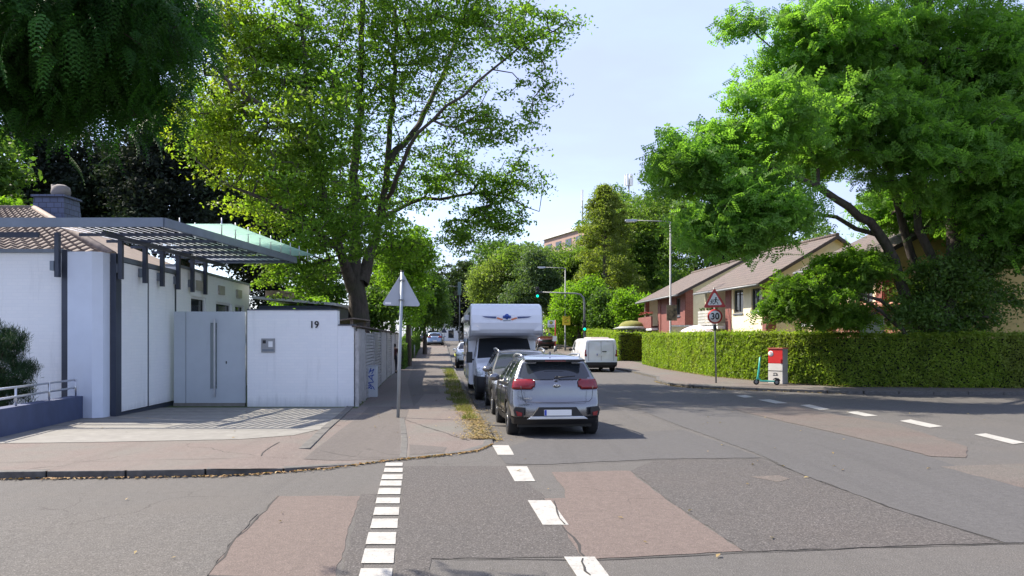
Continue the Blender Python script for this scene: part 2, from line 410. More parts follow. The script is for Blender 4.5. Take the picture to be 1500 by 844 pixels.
# pavement patches
sheet('pavement_patch', [gp(*p, .1) for p in ((524, 612), (540, 596), (600, 596), (588, 630), (588, 664), (445, 668))], .004, M['walk_grey'], True)
sheet('pavement_patch', [gp(*p, .1) for p in ((606, 596), (622, 577), (644, 577), (640, 560), (655, 545), (652, 535), (606, 535), (597, 560))], .004, M['walk_grey'], True)
sheet('pavement_patch', [gp(*p, .1) for p in ((600, 644), (655, 648), (650, 655), (600, 659))], .004, M['walk_grey'], True)
def seam(pts, w=.02, off=.006, on=False, mat=None, h=0.0):
    P = [gp(*p, h) for p in pts]; L = []; Rr = []
    Q = []
    for a, b in zip(P, P[1:]):
        n = max(2, int(math.dist(a, b) / .25))
        for i in range(n): Q.append((a[0] + (b[0] - a[0]) * i / n, a[1] + (b[1] - a[1]) * i / n))
    Q.append(P[-1])
    Q = [(x + random.uniform(-.02, .02), y + random.uniform(-.02, .02)) for x, y in Q]
    for i, p in enumerate(Q):
        a = Q[max(0, i - 1)]; b = Q[min(len(Q) - 1, i + 1)]; dx, dy = b[0] - a[0], b[1] - a[1]; l = math.hypot(dx, dy) or 1
        ww = w * random.uniform(.12, .4); L.append((p[0] - dy / l * ww, p[1] + dx / l * ww)); Rr.append((p[0] + dy / l * ww, p[1] - dx / l * ww))
    mbb = MB()
    for i in range(len(Q) - 1):
        q = [L[i], L[i + 1], Rr[i + 1], Rr[i]]
        mbb.add([(x, y, g(y) + off + (walk(x, y) if on else 0)) for x, y in q], [(3, 2, 1, 0)])
    o = mbb.build('asphalt_seam', mat or M['tar']); o['kind'] = 'structure'
seam([(0, 757), (60, 758)], .03)
seam([(410, 727), (380, 757), (345, 790), (300, 850)], .035)
seam([(40, 770), (120, 772), (170, 766)], .05)
seam([(350, 845), (240, 843), (180, 838)], .05)
seam([(1120, 672), (960, 674), (800, 683), (738, 682)], .02)
seam([(1500, 797), (1300, 802), (1088, 810), (866, 821), (632, 820)], .025)
seam([(925, 598), (1010, 630), (1095, 655), (1120, 672)], .014, mat=M['kerbstone'])
seam([(1120, 672), (1160, 690), (1300, 742), (1470, 797)], .03)
seam([(860, 820), (846, 800), (818, 760), (795, 730)], .04)
seam([(690, 640), (625, 626), (591, 614)], .03, .006, True, None, .1)
seam([(594, 663), (520, 662), (470, 656)], .02, .008, True, None, .1)
seam([(0, 678), (160, 676), (330, 672), (420, 668)], .015, .006, True, None, .1)
seam([(380, 668), (395, 655), (408, 648)], .03, .006, True, None, .1)

# road patches
PN = [0]
def patch(pts, m, off=.003):
    PN[0] += 1; P = [gp(*p) for p in pts]; Q = []
    for a, b in zip(P, P[1:] + P[:1]):
        n = max(1, int(math.dist(a, b) / .14))
        for i in range(n):
            j = .016 if i else 0
            Q.append((a[0] + (b[0] - a[0]) * i / n + random.uniform(-j, j), a[1] + (b[1] - a[1]) * i / n + random.uniform(-j, j)))
    sheet('road_patch', Q, off + PN[0] * .0005, M[m])
patch([(405, 727), (527, 727), (512, 770), (492, 844), (470, 960), (250, 960), (300, 850), (345, 790), (380, 757)], 'pink_road')
patch([(530, 724), (552, 724), (525, 860), (510, 960), (474, 960), (497, 850)], 'dark_road')
patch([(593, 683), (737, 683), (795, 725), (858, 817), (632, 819), (628, 960), (575, 960), (580, 800)], 'dark_road')
patch([(808, 692), (921, 690), (982, 737), (1088, 808), (866, 820), (854, 818), (831, 782), (797, 731), (828, 730), (826, 715)], 'pink_road')
patch([(924, 690), (960, 675), (1118, 673), (1165, 693), (1300, 744), (1468, 796), (1300, 801), (1092, 809), (985, 737)], 'dark_road')
patch([(726, 662), (790, 640), (1000, 630), (1115, 671), (958, 673), (800, 681), (742, 680)], 'new_road')
patch([(930, 597), (1065, 600), (1230, 637), (1362, 670), (1500, 716), (1800, 810), (1800, 870), (1500, 796), (1472, 796), (1302, 743), (1166, 692), (1122, 671), (1010, 629)], 'new_road')
patch([(1073, 599), (1164, 596), (1313, 622), (1417, 655), (1415, 671), (1362, 669), (1232, 636)], 'pink_coarse')
patch([(1377, 684), (1500, 680), (1800, 684), (1800, 806), (1502, 716)], 'pink_coarse')
patch([(-400, 960), (-400, 760), (0, 757), (100, 752), (378, 753), (345, 788), (300, 848), (245, 960)], 'road', .002)
# faded diamond of old paint
sheet('road_marking', [gp(*p) for p in ((1098, 699), (1140, 697), (1158, 702), (1140, 707))], .0085, M['pink_coarse'])
sheet('manhole', [gp(*p) for p in ((898, 594), (930, 593), (960, 597), (925, 599))], .008, M['tar'])

# painted markings: short blocks of the cycle crossing, long dashes, lane dashes on the far side
def quad_mark(pts): sheet('road_marking', [gp(*p) for p in pts], .009, M['paint'])
for x0, x1, y0, y1 in ((564, 590, 678.5, 683.5), (562, 590, 686.5, 692.5), (558.5, 590, 696, 703), (556, 588.5, 705, 712.5), (553, 587, 716, 725),
                       (550, 586, 730, 738.5), (546.5, 585, 744, 755.5), (542, 583, 761, 775), (535.5, 580.5, 781, 798.5), (529, 578, 805, 826.5), (522, 575, 834, 860)):
    k = (y1 - y0) * .28
    quad_mark([(x0 + k * .9, y0), (x1, y0), (x1 - k * .25, y1), (x0, y1)])
for q in ([(721, 653), (745, 653), (753, 667), (729, 667)], [(741.6, 684), (772, 684), (784, 706), (754, 706)],
          [(773, 734), (807, 734), (833, 770), (795, 770)], [(826, 817), (871, 817), (905, 862), (856, 862)],
          [(1078, 580), (1092, 579), (1104, 582), (1090, 583)], [(1110, 586), (1128, 585.5), (1154, 591), (1136, 591.5)], [(1172, 594), (1186, 593), (1216, 600), (1200, 601)],
          [(1239, 604), (1256, 603), (1286, 609.5), (1268, 610.5)], [(1318, 617), (1334, 615), (1381, 625), (1362, 627)],
          [(1427, 637), (1444, 635.5), (1502, 649), (1484, 651.5)], [(1560, 665), (1585, 663), (1660, 682), (1635, 685)]):
    quad_mark(q)
# cracks in the long dashes
seam([(812, 735), (818, 752), (826, 769)], .03, .012)
seam([(851, 819), (855, 832), (866, 845)], .03, .012)
# ---------------------------------------------------------------- white bungalow on the left
def wall_open(mb, axis, c0, c1, z0, z1, at, th, holes):
    """wall in the plane axis=at, thickness th (to the +side), spans c0..c1 x z0..z1, with rectangular holes (a,b,za,zb)"""
    cs = sorted(set([c0, c1] + [v for h in holes for v in h[:2]])); zs = sorted(set([z0, z1] + [v for h in holes for v in h[2:]]))
    for i in range(len(cs) - 1):
        for j in range(len(zs) - 1):
            cm, zm = (cs[i] + cs[i + 1]) / 2, (zs[j] + zs[j + 1]) / 2
            if any(h[0] < cm < h[1] and h[2] < zm < h[3] for h in holes): continue
            if axis == 'x': mb.box(at, at + th, cs[i], cs[i + 1], zs[j], zs[j + 1])
            else: mb.box(cs[i], cs[i + 1], at, at + th, zs[j], zs[j + 1])
def tilemat(name, c1, c2, row=.32, axis=1):
    m, t, p = base_mat(name); tc = t.nodes.new('ShaderNodeTexCoord'); sp = t.nodes.new('ShaderNodeSeparateXYZ'); t.links.new(tc.outputs['Object'], sp.inputs[0])
    cb = t.nodes.new('ShaderNodeCombineXYZ')
    t.links.new(sp.outputs[axis], cb.inputs[0]); t.links.new(sp.outputs[1 - axis], cb.inputs[1])
    b = t.nodes.new('ShaderNodeTexBrick'); t.links.new(cb.outputs[0], b.inputs['Vector'])
    b.inputs['Scale'].default_value = 1; b.inputs['Brick Width'].default_value = .26; b.inputs['Row Height'].default_value = row
    b.inputs['Mortar Size'].default_value = .018; b.inputs['Color1'].default_value = (*c1, 1); b.inputs['Color2'].default_value = (*c2, 1)
    b.inputs['Mortar'].default_value = (*[x * .3 for x in c1], 1); b.offset = .5
    n = noise(t, tc.outputs['Object'], 1.3, 5)
    o = mix(t, b.outputs['Color'], (.10, .09, .07), ramp(t, n, .45, .75, (0, 0, 0), (.6, .6, .6)))
    t.links.new(o, p.inputs['Base Color']); p.inputs['Roughness'].default_value = .8
    inv = t.nodes.new('ShaderNodeMath'); inv.operation = 'SUBTRACT'; inv.inputs[0].default_value = 1; t.links.new(b.outputs['Fac'], inv.inputs[1])
    bump(t, p, inv.outputs[0], .9, .04); return m
M['brown_tile'] = tilemat('brown roof tiles', (.27, .19, .14), (.20, .14, .11), .3, 0)
M['slate'] = brickwork('blue slate', (.10, .125, .21), (.08, .10, .17), (.03, .035, .05), .28, .2, .014, .5)

bun = thing('bungalow', 'white painted brick bungalow with tall garage doors and a brown tiled roof at the left', 'house', (0, 0, 0))
mb = MB()
DZ = -.05
yA, yB = 17.9, 29.5                                      # street-side wall line, parallel to the street
def bx(y): return -9.45 - .075 * (y - 17.9)
# street wall of garage and wing, above and beside the doors, as slightly skewed boxes
def swall(y0, y1, z0, z1, th=.3, out=0.0, mb_=None):
    m_ = mb_ or mb
    m_.hexa([(bx(y0) - th, y0, z0), (bx(y0) + out, y0, z0), (bx(y1) + out, y1, z0), (bx(y1) - th, y1, z0)],
            [(bx(y0) - th, y0, z1), (bx(y0) + out, y0, z1), (bx(y1) + out, y1, z1), (bx(y1) - th, y1, z1)])
swall(21.75, 23.0, -.2, 3.92)                            # wing wall, then window openings between y 23 and 29.5
for a, b, z0, z1 in ((23.0, 24.4, -.2, 2.05), (23.0, 24.4, 3.15, 3.92), (24.4, 25.4, -.2, 3.92), (25.4, 27.2, -.2, 2.05), (25.4, 27.2, 3.1, 3.92),
                     (27.2, 27.6, -.2, 3.92), (27.6, 28.8, -.2, 2.05), (27.6, 28.8, 3.1, 3.92), (28.8, 29.5, -.2, 3.92)):
    swall(a, b, z0, z1)
mb.box(-26, bx(29.5) - .3, 29.2, 29.5, -.2, 3.92)
mb.box(-26, -25.7, 17.6, 29.2, -.2, 3.6)
# front panel wall left of the pillar
mb.box(-26, -10.52, 17.6, 17.85, -.2, 3.84)
mb.build('wall', M['white_brick'], bun)
mb = MB(); mb.box(-26.05, -10.5, 17.56, 17.9, 3.842, 3.93)
swall(17.95, 21.75, 3.70, 3.82, .32, .03, mb); swall(21.78, 29.55, 3.922, 4.0, .32, .05, mb)
mb.build('coping', M['steel_grey'], bun)
mb = MB(); mb.box(-10.5, -10.36, 17.5, 17.8, -.15, 3.9); mb.build('frame_strip', M['dark_steel'], bun)
mb = MB(); mb.hexa([(bx(17.9) - .1, 17.86, -.15), (bx(17.9) + .03, 17.86, -.15), (bx(18.15) + .03, 18.15, -.15), (bx(18.15) - .1, 18.15, -.15)],
                   [(bx(17.9) - .1, 17.86, 3.86), (bx(17.9) + .03, 17.86, 3.86), (bx(18.15) + .03, 18.15, 3.86), (bx(18.15) - .1, 18.15, 3.86)])
swall(18.15, 21.72, -.1, .04, .1, .02, mb); swall(21.66, 21.74, .04, 3.7, .1, .02, mb); mb.build('frame_strip', M['dark_steel'], bun)
mb = MB(); mb.prism([(-10.33, 17.45, -.15), (-9.72, 17.38, -.15), (-9.56, 17.55, -.15), (-9.56, 17.85, -.15), (-10.33, 17.85, -.15)], (0, 0, 4.0))
mb.build('pillar', simple('blue-white plaster', (.62, .68, .78), .6, var=.03), bun)
for y0, y1 in ((18.17, 19.74), (19.80, 21.64)):
    mb = MB(); swall(y0, y1, .06, 3.68, .08, .01, mb); mb.build('garage_door', M['white_brick'], bun)
mb = MB(); swall(19.742, 19.798, .04, 3.69, .1, .018, mb); mb.build('door_gap', M['dark_steel'], bun)
mb = MB(); swall(18.15, 21.7, .0, 3.7, .35, -.2, mb); mb.build('garage_back', M['dark_steel'], bun)
for (a, b, z0, z1) in ((23.0, 24.4, 2.05, 3.15), (25.4, 27.2, 2.05, 3.1), (27.6, 28.8, 2.05, 3.1)):
    mb = MB(); swall(a, b, z0, z1, .2, -.12, mb); w = mb.build('window', M['window_glass'], bun)
    mb = MB(); swall(a, b, z0, z0 + .07, .1, -.05, mb); swall(a, b, z1 - .07, z1, .1, -.05, mb); swall(a, a + .07, z0 + .07, z1 - .07, .1, -.05, mb); swall(b - .07, b, z0 + .07, z1 - .07, .1, -.05, mb)
    mb.build('window_frame', M['white_plain'], w)
# wall boxes below the coping of the wing (beam pockets)
for y in (23.4, 25.6, 27.7):
    mb = MB(); swall(y, y + .6, 3.36, 3.66, .02, .06, mb); mb.build('wall_light', simple('beige lamp housing', (.36, .34, .29), .5), bun)
# main roof: hipped, with corrugated rows of pantiles built as geometry
def pantile_roof(a, b, c, d, rows, cols, mat, name, parent):
    """eave a->b, ridge d->c"""
    a, b, c, d = [Vector(p) for p in (a, b, c, d)]; mbr = MB(); n = cols * 4
    nrm = (b - a).cross(d - a).normalized()
    if nrm.z < 0: nrm = -nrm
    for r in range(rows):
        v0, v1 = r / rows, (r + 1.12) / rows
        ring = []
        for v, lift in ((v0, .05), (min(v1, 1), 0)):
            l = a.lerp(d, v); rr = b.lerp(c, v); row = []
            for i in range(n + 1):
                u = i / n; row.append(l.lerp(rr, u) + nrm * (lift + .035 * math.cos(2 * math.pi * cols * u)))
            ring.append(row)
        low = [p - nrm * .05 for p in ring[0]]
        k = len(mbr.v); mbr.v += [tuple(p) for p in low + ring[0] + ring[1]]
        for i in range(n):
            mbr.f.append((k + i, k + i + 1, k + n + 1 + i + 1, k + n + 1 + i)); mbr.sm.append(False)
            mbr.f.append((k + n + 1 + i, k + n + 1 + i + 1, k + 2 * n + 2 + i + 1, k + 2 * n + 2 + i)); mbr.sm.append(True)
    o = link(name, mbr.mesh(name), mat, parent); return o
roofmat = simple('brown pantile', (.19, .15, .125), .8, var=.3, scale=4, grime=(.12, .11, .08))
e0, e1 = (-26, 19.2, 3.95), (-10.2, 19.2, 3.95); r0, r1 = (-26, 27.2, 6.55), (-17.3, 27.2, 6.55)
rf = pantile_roof(e0, e1, r1, r0, 22, 44, roofmat, 'roof', bun)
mb = MB(); mb.add([(-26, 29, 3.95), (-10.9, 27, 4.0), r1, r0], [(0, 1, 2, 3)]); mb.add([e1, (-10.9, 27, 4.0), r1], [(0, 1, 2)])
mb.build('roof_slope', roofmat, rf)
mb = MB(); mb.tube([e1, r1], .12, 8); mb.tube([r0, r1], .12, 8); mb.build('ridge_tiles', roofmat, rf)
# slate-clad chimney with a stone cap
mb = MB(); mb.hexa([(-17.5, 27.2, 5.6), (-16.2, 27.2, 5.6), (-16.2, 28.4, 5.6), (-17.5, 28.4, 5.6)], [(-17.38, 27.3, 7.0), (-16.3, 27.3, 7.0), (-16.3, 28.3, 7.0), (-17.38, 28.3, 7.0)])
ch = mb.build('chimney', M['slate'], rf)
mb = MB(); mb.box(-17.45, -16.24, 27.22, 28.38, 7.0, 7.08); mb.build('cap_plate', M['slate'], ch)
mb = MB(); mb.lathe([(.0, 7.1), (.3, 7.1), (.33, 7.25), (.3, 7.45), (.15, 7.53), (.0, 7.54)], (-16.7, 27.8, 0), 14); mb.tube([(-16.97, 27.8, 7.12), (-17.0, 27.8, 7.55)], .06, 8)
mb.build('chimney_pot', simple('grey pot', (.2, .18, .17), .8), ch)
# low rear outbuilding with a flat dark roof and strip of tiles
ob = thing('garden_shed', 'low dark flat-roofed shed with a strip of brown tiles, behind the numbered wall', 'shed', (0, 0, 0))
mb = MB(); mb.box(-9.6, -6.9, 28.5, 32, -.1, 3.1); mb.build('wall', M['dark_steel'], ob)
mb = MB(); mb.hexa([(-9.8, 28.3, 3.36), (-6.7, 28.3, 3.1), (-6.7, 32.2, 3.1), (-9.8, 32.2, 3.36)], [(-9.8, 28.3, 3.46), (-6.7, 28.3, 3.2), (-6.7, 32.2, 3.2), (-9.8, 32.2, 3.46)]); mb.build('roof', simple('light flashing', (.5, .5, .5), .5), ob)
mb = MB(); mb.box(-9.4, -8.7, 28.6, 30, 3.42, 3.68); mb.build('tiled_ridge', roofmat, ob)

# gate with its long handle and glass slot
GY = 21.2
gate = thing('entrance_gate', 'tall pale grey metal gate with a narrow glass slot and long bar handle', 'gate', (-8.55, GY, 0))
def gbox(nm, x0, x1, y0, y1, z0, z1, m, par, bev=0):
    mb = MB(); mb.box(x0, x1, y0, y1, z0, z1); return mb.build(nm, m, par, bev)
GM = simple('pale grey lacquer', (.44, .49, .54), .45, var=.03)
mb = MB(); wall_open(mb, 'y', -.65, 1.02, .02, 2.6, 0, .08, [(.03, .22, .42, 2.28)]); mb.build('gate_leaf', GM, gate)
gbox('side_panel', -1.0, -.67, .01, .08, .02, 2.6, GM, gate)
gbox('glass_slot', .03, .22, .03, .05, .42, 2.28, glassy('frosted glass', (.22, .26, .27), .15), gate)
mb = MB(); mb.box(.16, .20, -.09, -.05, .2, 2.4); mb.box(.16, .20, -.05, 0, .5, .54); mb.box(.16, .20, -.05, 0, 2.1, 2.14); mb.build('bar_handle', M['alu'], gate)
gbox('keyhole', .47, .5, -.01, .0, 1.13, 1.2, M['black'], gate)
gbox('threshold', -1.0, 1.02, -.02, .1, -.1, .018, M['concrete'], gate)

# wall carrying the house number
W19 = thing('garden_wall', 'white painted brick wall with the number 19 and a small intercom, right of the gate', 'wall', (-6.1, 21.05, 0))
gbox('brick_wall', -1.32, 1.2, 0, .3, -.2, 2.63, M['white_brick'], W19)
gbox('end_wall', 1.2, 1.66, .03, .3, -.2, 2.2, M['white_brick'], W19)
gbox('coping', -1.33, 1.22, -.02, .32, 2.632, 2.665, M['dark_steel'], W19); gbox('coping', 1.222, 1.68, .01, .32, 2.202, 2.235, M['dark_steel'], W19)
bxo = gbox('intercom', -.92, -.54, -.03, 0, 1.45, 1.84, simple('intercom steel', (.28, .29, .30), .45, .3), W19, .004)
gbox('speaker_slot', -.88, -.79, -.035, -.031, 1.70, 1.79, M['black'], bxo); gbox('name_plate', -.72, -.6, -.035, -.031, 1.6, 1.76, M['white_plain'], bxo); gbox('letter_slot', -.89, -.57, -.035, -.031, 1.49, 1.54, M['steel_grey'], bxo)
def text_mesh(txt, size, name, mat, parent, loc, rot=(R(90), 0, 0), depth=.01, align='CENTER', sx=1, bold=0.0):
    cu = bpy.data.curves.new(name, 'FONT'); cu.body = txt; cu.size = size; cu.extrude = depth; cu.align_x = align; cu.align_y = 'CENTER'; cu.offset = bold
    tmp = bpy.data.objects.new(name, cu); COL.objects.link(tmp)
    dg = bpy.context.evaluated_depsgraph_get(); me = bpy.data.meshes.new_from_object(tmp.evaluated_get(dg))
    bpy.data.objects.remove(tmp); o = link(name, me, mat, parent); o.location = loc; o.rotation_euler = rot; o.scale = (sx, 1, 1); return o
text_mesh('19', .27, 'house_number', M['black'], W19, (.56, -.012, 2.22), bold=.004)

# low dark-blue garden wall with two-bar railing, and a cushion-shaped pine behind
LW = thing('low_garden_wall', 'low dark blue garden wall with a two-bar aluminium railing at the left edge', 'wall', (0, 0, 0))
a0, a1 = (-9.95, 17.42), (-8.3, 9.9)
a1 = (a0[0] + (a1[0] - a0[0]) * .62, a0[1] + (a1[1] - a0[1]) * .62)
mb = MB(); mb.hexa([(a0[0] - .3, a0[1], -.2), (*a0, -.2), (*a1, -.2), (a1[0] - .3, a1[1], -.2)], [(a0[0] - .3, a0[1], .5), (*a0, .5), (*a1, .58), (a1[0] - .3, a1[1], .58)])
mb.build('low_wall', simple('dark blue render', (.055, .075, .15), .7, var=.15), LW)
mb = MB()
for z in (.70, .88): mb.tube([(a0[0] - .12, a0[1] - .1, z), (a1[0] - .12, a1[1], z + .04)], .022, 8)
mb.build('rail', M['alu'], LW)
for t_ in (.03, .36, .7, .98):
    x = a0[0] - .12 + (a1[0] - a0[0]) * t_; y = a0[1] + (a1[1] - a0[1]) * t_
    mb = MB(); mb.cyl((x, y, .49), .02, .41 + .04 * t_, n=8); mb.build('rail_post', M['alu'], LW)

# ---------------------------------------------------------------- steel and glass canopy over the driveway
M['slat'] = simple('pale slat metal', (.85, .86, .87), .5, .0)
pg = thing('canopy', 'dark blue steel canopy with slatted underside and pale green glass over the driveway', 'canopy', (0, 0, 0))
ZC = 4.38
A, B, C_, D = (-13.6, 16.5), (-7.65, 16.5), (-7.0, 24.3), (-10.3, 24.3)
mb = MB()
for p, q in ((A, B), (B, C_), (C_, D)): mb.bar((*p, ZC), (*q, ZC), .09, .2)
mb.build('fascia', M['steel_grey'], pg)
mb = MB()
for i in range(1, 7):
    y = 16.5 + i * 1.2; xr = B[0] + (C_[0] - B[0]) * i * 1.2 / 7.8
    mb.bar((-10.2, y, ZC - .10), (xr + .02, y, ZC - .10), .045, .07)
mb.bar((-13.6, 17.3, ZC - .16), (-10.9, 17.3, ZC - .16), .07, .12); mb.bar((-9.2, 16.9, ZC - .18), (-9.3, 24.2, ZC - .18), .08, .1)
mb.build('cross_beam', M['dark_steel'], pg)
for i in range(14):
    x0 = -10.25 + i * .19
    if x0 < -7.7: mb = MB(); mb.bar((x0, 16.62, ZC - .03), (x0 + .55, 24.2, ZC - .03), .095, .010, up=(.3, 0, 1)); mb.build('slat', M['slat'], pg)
mb = MB()
for (x, y) in ((-10.5, 17.35), (-9.35, 17.95), (-9.38, 19.2), (-9.5, 20.4), (-9.6, 21.6), (-9.7, 22.8), (-9.8, 24.0)):
    mb = MB(); mb.box(x - .05, x + .05, y - .05, y + .05, 3.25, ZC - .1); h = mb.build('hanger', M['dark_steel'], pg)
    mb = MB(); mb.box(x - .14, x - .05, y - .07, y + .07, 3.4, 3.62); mb.build('bracket', M['steel_grey'], h)
# glass sheets on point fittings
mg, t, p = base_mat('green glass'); p.inputs['Base Color'].default_value = (.62, .80, .72, 1); p.inputs['Roughness'].default_value = .2; p.inputs['Alpha'].default_value = .8
tr = t.nodes.new('ShaderNodeBsdfTranslucent'); tr.inputs[0].default_value = (.62, .82, .73, 1); ms = t.nodes.new('ShaderNodeMixShader'); ms.inputs[0].default_value = .5
t.links.new(p.outputs[0], ms.inputs[1]); t.links.new(tr.outputs[0], ms.inputs[2]); t.links.new(ms.outputs[0], t.nodes['Material Output'].inputs['Surface'])
for i in range(4):
    y0 = 18.6 + i * 1.75; xr = -6.95 + .06 * i
    mb = MB(); mb.hexa([(-8.4, y0, 4.66), (xr, y0, 4.66), (xr + .05, y0 + 1.7, 4.66), (-8.4, y0 + 1.7, 4.66)], [(-8.4, y0, 4.675), (xr, y0, 4.675), (xr + .05, y0 + 1.7, 4.675), (-8.4, y0 + 1.7, 4.675)])
    mb.build('glass_sheet', mg, pg)
for i in range(9):
    for x in (-7.25, -8.3): mb = MB(); mb.cyl((x + i * .05, 18.75 + i * .8, ZC + .05), .015, .42, n=6); mb.cyl((x + i * .05, 18.75 + i * .8, 4.68), .04, .02, n=8); mb.build('glass_fitting', M['alu'], pg)

# ---------------------------------------------------------------- garden fence along the pavement
fence = thing('garden_fence', 'weathered whitish slatted garden fence along the left pavement', 'fence', (0, 0, 0))
fm = simple('weathered white timber', (.42, .41, .40), .8, var=.2, scale=7, grime=(.2, .17, .14))
def fx(y): return -4.28 - .1 * (y - 20.6)
def fseg(mb, y0, y1, z0, z1, out=0, th=.05):
    mb.hexa([(fx(y0) - th + out, y0, z0), (fx(y0) + out, y0, z0), (fx(y1) + out, y1, z0), (fx(y1) - th + out, y1, z0)],
            [(fx(y0) - th + out, y0, z1), (fx(y0) + out, y0, z1), (fx(y1) + out, y1, z1), (fx(y1) - th + out, y1, z1)])
mb = MB(); y = 21.2
while y < 23.0: fseg(mb, y, y + .17, .0 + random.uniform(0, .15) - .1, 2.12, random.uniform(0, .02)); y += .19
mb.build('board_panel', fm, fence)
for ya, yb, kind_ in ((23.2, 26.3, 's'), (26.45, 29.6, 's'), (29.75, 32.9, 'p'), (33.05, 36.2, 's'), (36.35, 39.5, 'p'), (39.65, 43.0, 's')):
    mb = MB(); gz = g((ya + yb) / 2)
    if kind_ == 's':
        z = .1
        while z < 2.1: fseg(mb, ya, yb, gz + z, gz + z + .075, 0, .03); z += .105
        fseg(mb, ya, yb, gz + .1, gz + 2.1, -.08, .02)
    else: fseg(mb, ya, yb, gz + .05, gz + 2.14)
    mb.build('slat_panel', fm, fence)
for y in (21.1, 23.1, 26.37, 29.67, 32.97, 36.27, 39.57, 43.08):
    mb = MB(); fseg(mb, y - .05, y + .05, g(y) - .1, g(y) + 2.2, .03, .1); mb.build('fence_post', fm, fence)
mb = MB(); fseg(mb, 21.0, 43.2, 2.16, 2.2, .08, .24); mb.build('fence_cap', simple('brown cap board', (.10, .075, .06), .8), fence)
mb = MB(); mb.hexa([(-6.6, 23.2, 2.2), (-4.9, 23.2, 2.45), (-4.9, 26, 2.45), (-6.6, 26, 2.2)], [(-6.6, 23.2, 2.24), (-4.9, 23.2, 2.49), (-4.9, 26, 2.49), (-6.6, 26, 2.24)])
ro = thing('lean_to_roof', 'small brown lean-to roof rising just behind the near end of the fence', 'shelter', (0, 0, 0)); mb.build('roof_sheet', M['wood'], ro)
for x, y in ((-6.4, 23.4), (-5.0, 23.4), (-6.4, 25.8), (-5.05, 25.8)):
    mb = MB(); mb.box(x - .04, x + .04, y - .04, y + .04, 0, 2.22 if x < -6 else 2.46); mb.build('post', M['wood'], ro)
# ---------------------------------------------------------------- vegetation tools
def fast_mesh(name, verts, k, mat, parent=None, faces=None):
    """verts: (N*m,3); k = vertices per face of one polygon soup, or faces given explicitly"""
    me = bpy.data.meshes.new(name)
    verts = np.ascontiguousarray(verts, dtype=np.float32); nv = len(verts)
    idx = np.arange(nv, dtype=np.int32) if faces is None else np.asarray(faces, dtype=np.int32).ravel()
    nf = len(idx) // k
    me.vertices.add(nv); me.vertices.foreach_set('co', verts.ravel())
    me.loops.add(nf * k); me.loops.foreach_set('vertex_index', idx)
    me.polygons.add(nf); me.polygons.foreach_set('loop_start', np.arange(0, nf * k, k, dtype=np.int32))
    me.update(calc_edges=True)
    return link(name, me, mat, parent)
LEAF = np.array([(0, -.5, 0), (.27, -.02, .07), (0, .55, -.04), (-.27, -.02, .07)])            # one leaf, folded along its rib
def frond(n=5):                                                                                # a compound leaf: leaflets in pairs
    out = []
    for i in range(n):
        y = -.4 + .8 * i / (n - 1); L = .30 * (1 - .3 * abs(i - n * .45) / n)
        for s in (-1, 1):
            d = np.array([s * .85, .45, -.12 - .05 * i]); d /= np.linalg.norm(d); q = np.array([-d[1] * s, d[0] * s, 0]) * .085
            a = np.array([0, y, -.06 * (y + .4) ** 2]); out += [a, a + d * L * .5 + q, a + d * L, a + d * L * .5 - q]
    a = np.array([0, .4, -.08]); out += [a, a + [.07, .12, -.02], a + [0, .26, -.06], a + [-.07, .12, -.02]]
    return np.array(out)
FROND = frond()
def scatter(tmpl, pos, size, rng, up=.6, down=0.0, out=None):
    """copies of a leaf template: random headings, tilt kept small when `up` is large"""
    n = len(pos)
    nrm = rng.normal(size=(n, 3)); nrm /= np.linalg.norm(nrm, axis=1)[:, None]
    nrm = nrm * (1 - up) + np.array([0, 0, 1]) * up
    if out is not None: nrm = nrm + out
    nrm /= np.linalg.norm(nrm, axis=1)[:, None] + 1e-9
    a = rng.normal(size=(n, 3)); a[:, 2] -= down * 2
    t = a - nrm * (a * nrm).sum(1)[:, None]; t /= np.linalg.norm(t, axis=1)[:, None] + 1e-9
    b = np.cross(t, nrm)
    s = size * rng.uniform(.65, 1.25, n)
    V = (tmpl[None, :, 0, None] * b[:, None, :] + tmpl[None, :, 1, None] * t[:, None, :] + tmpl[None, :, 2, None] * nrm[:, None, :]) * s[:, None, None] + pos[:, None, :]
    return V.reshape(-1, 3)

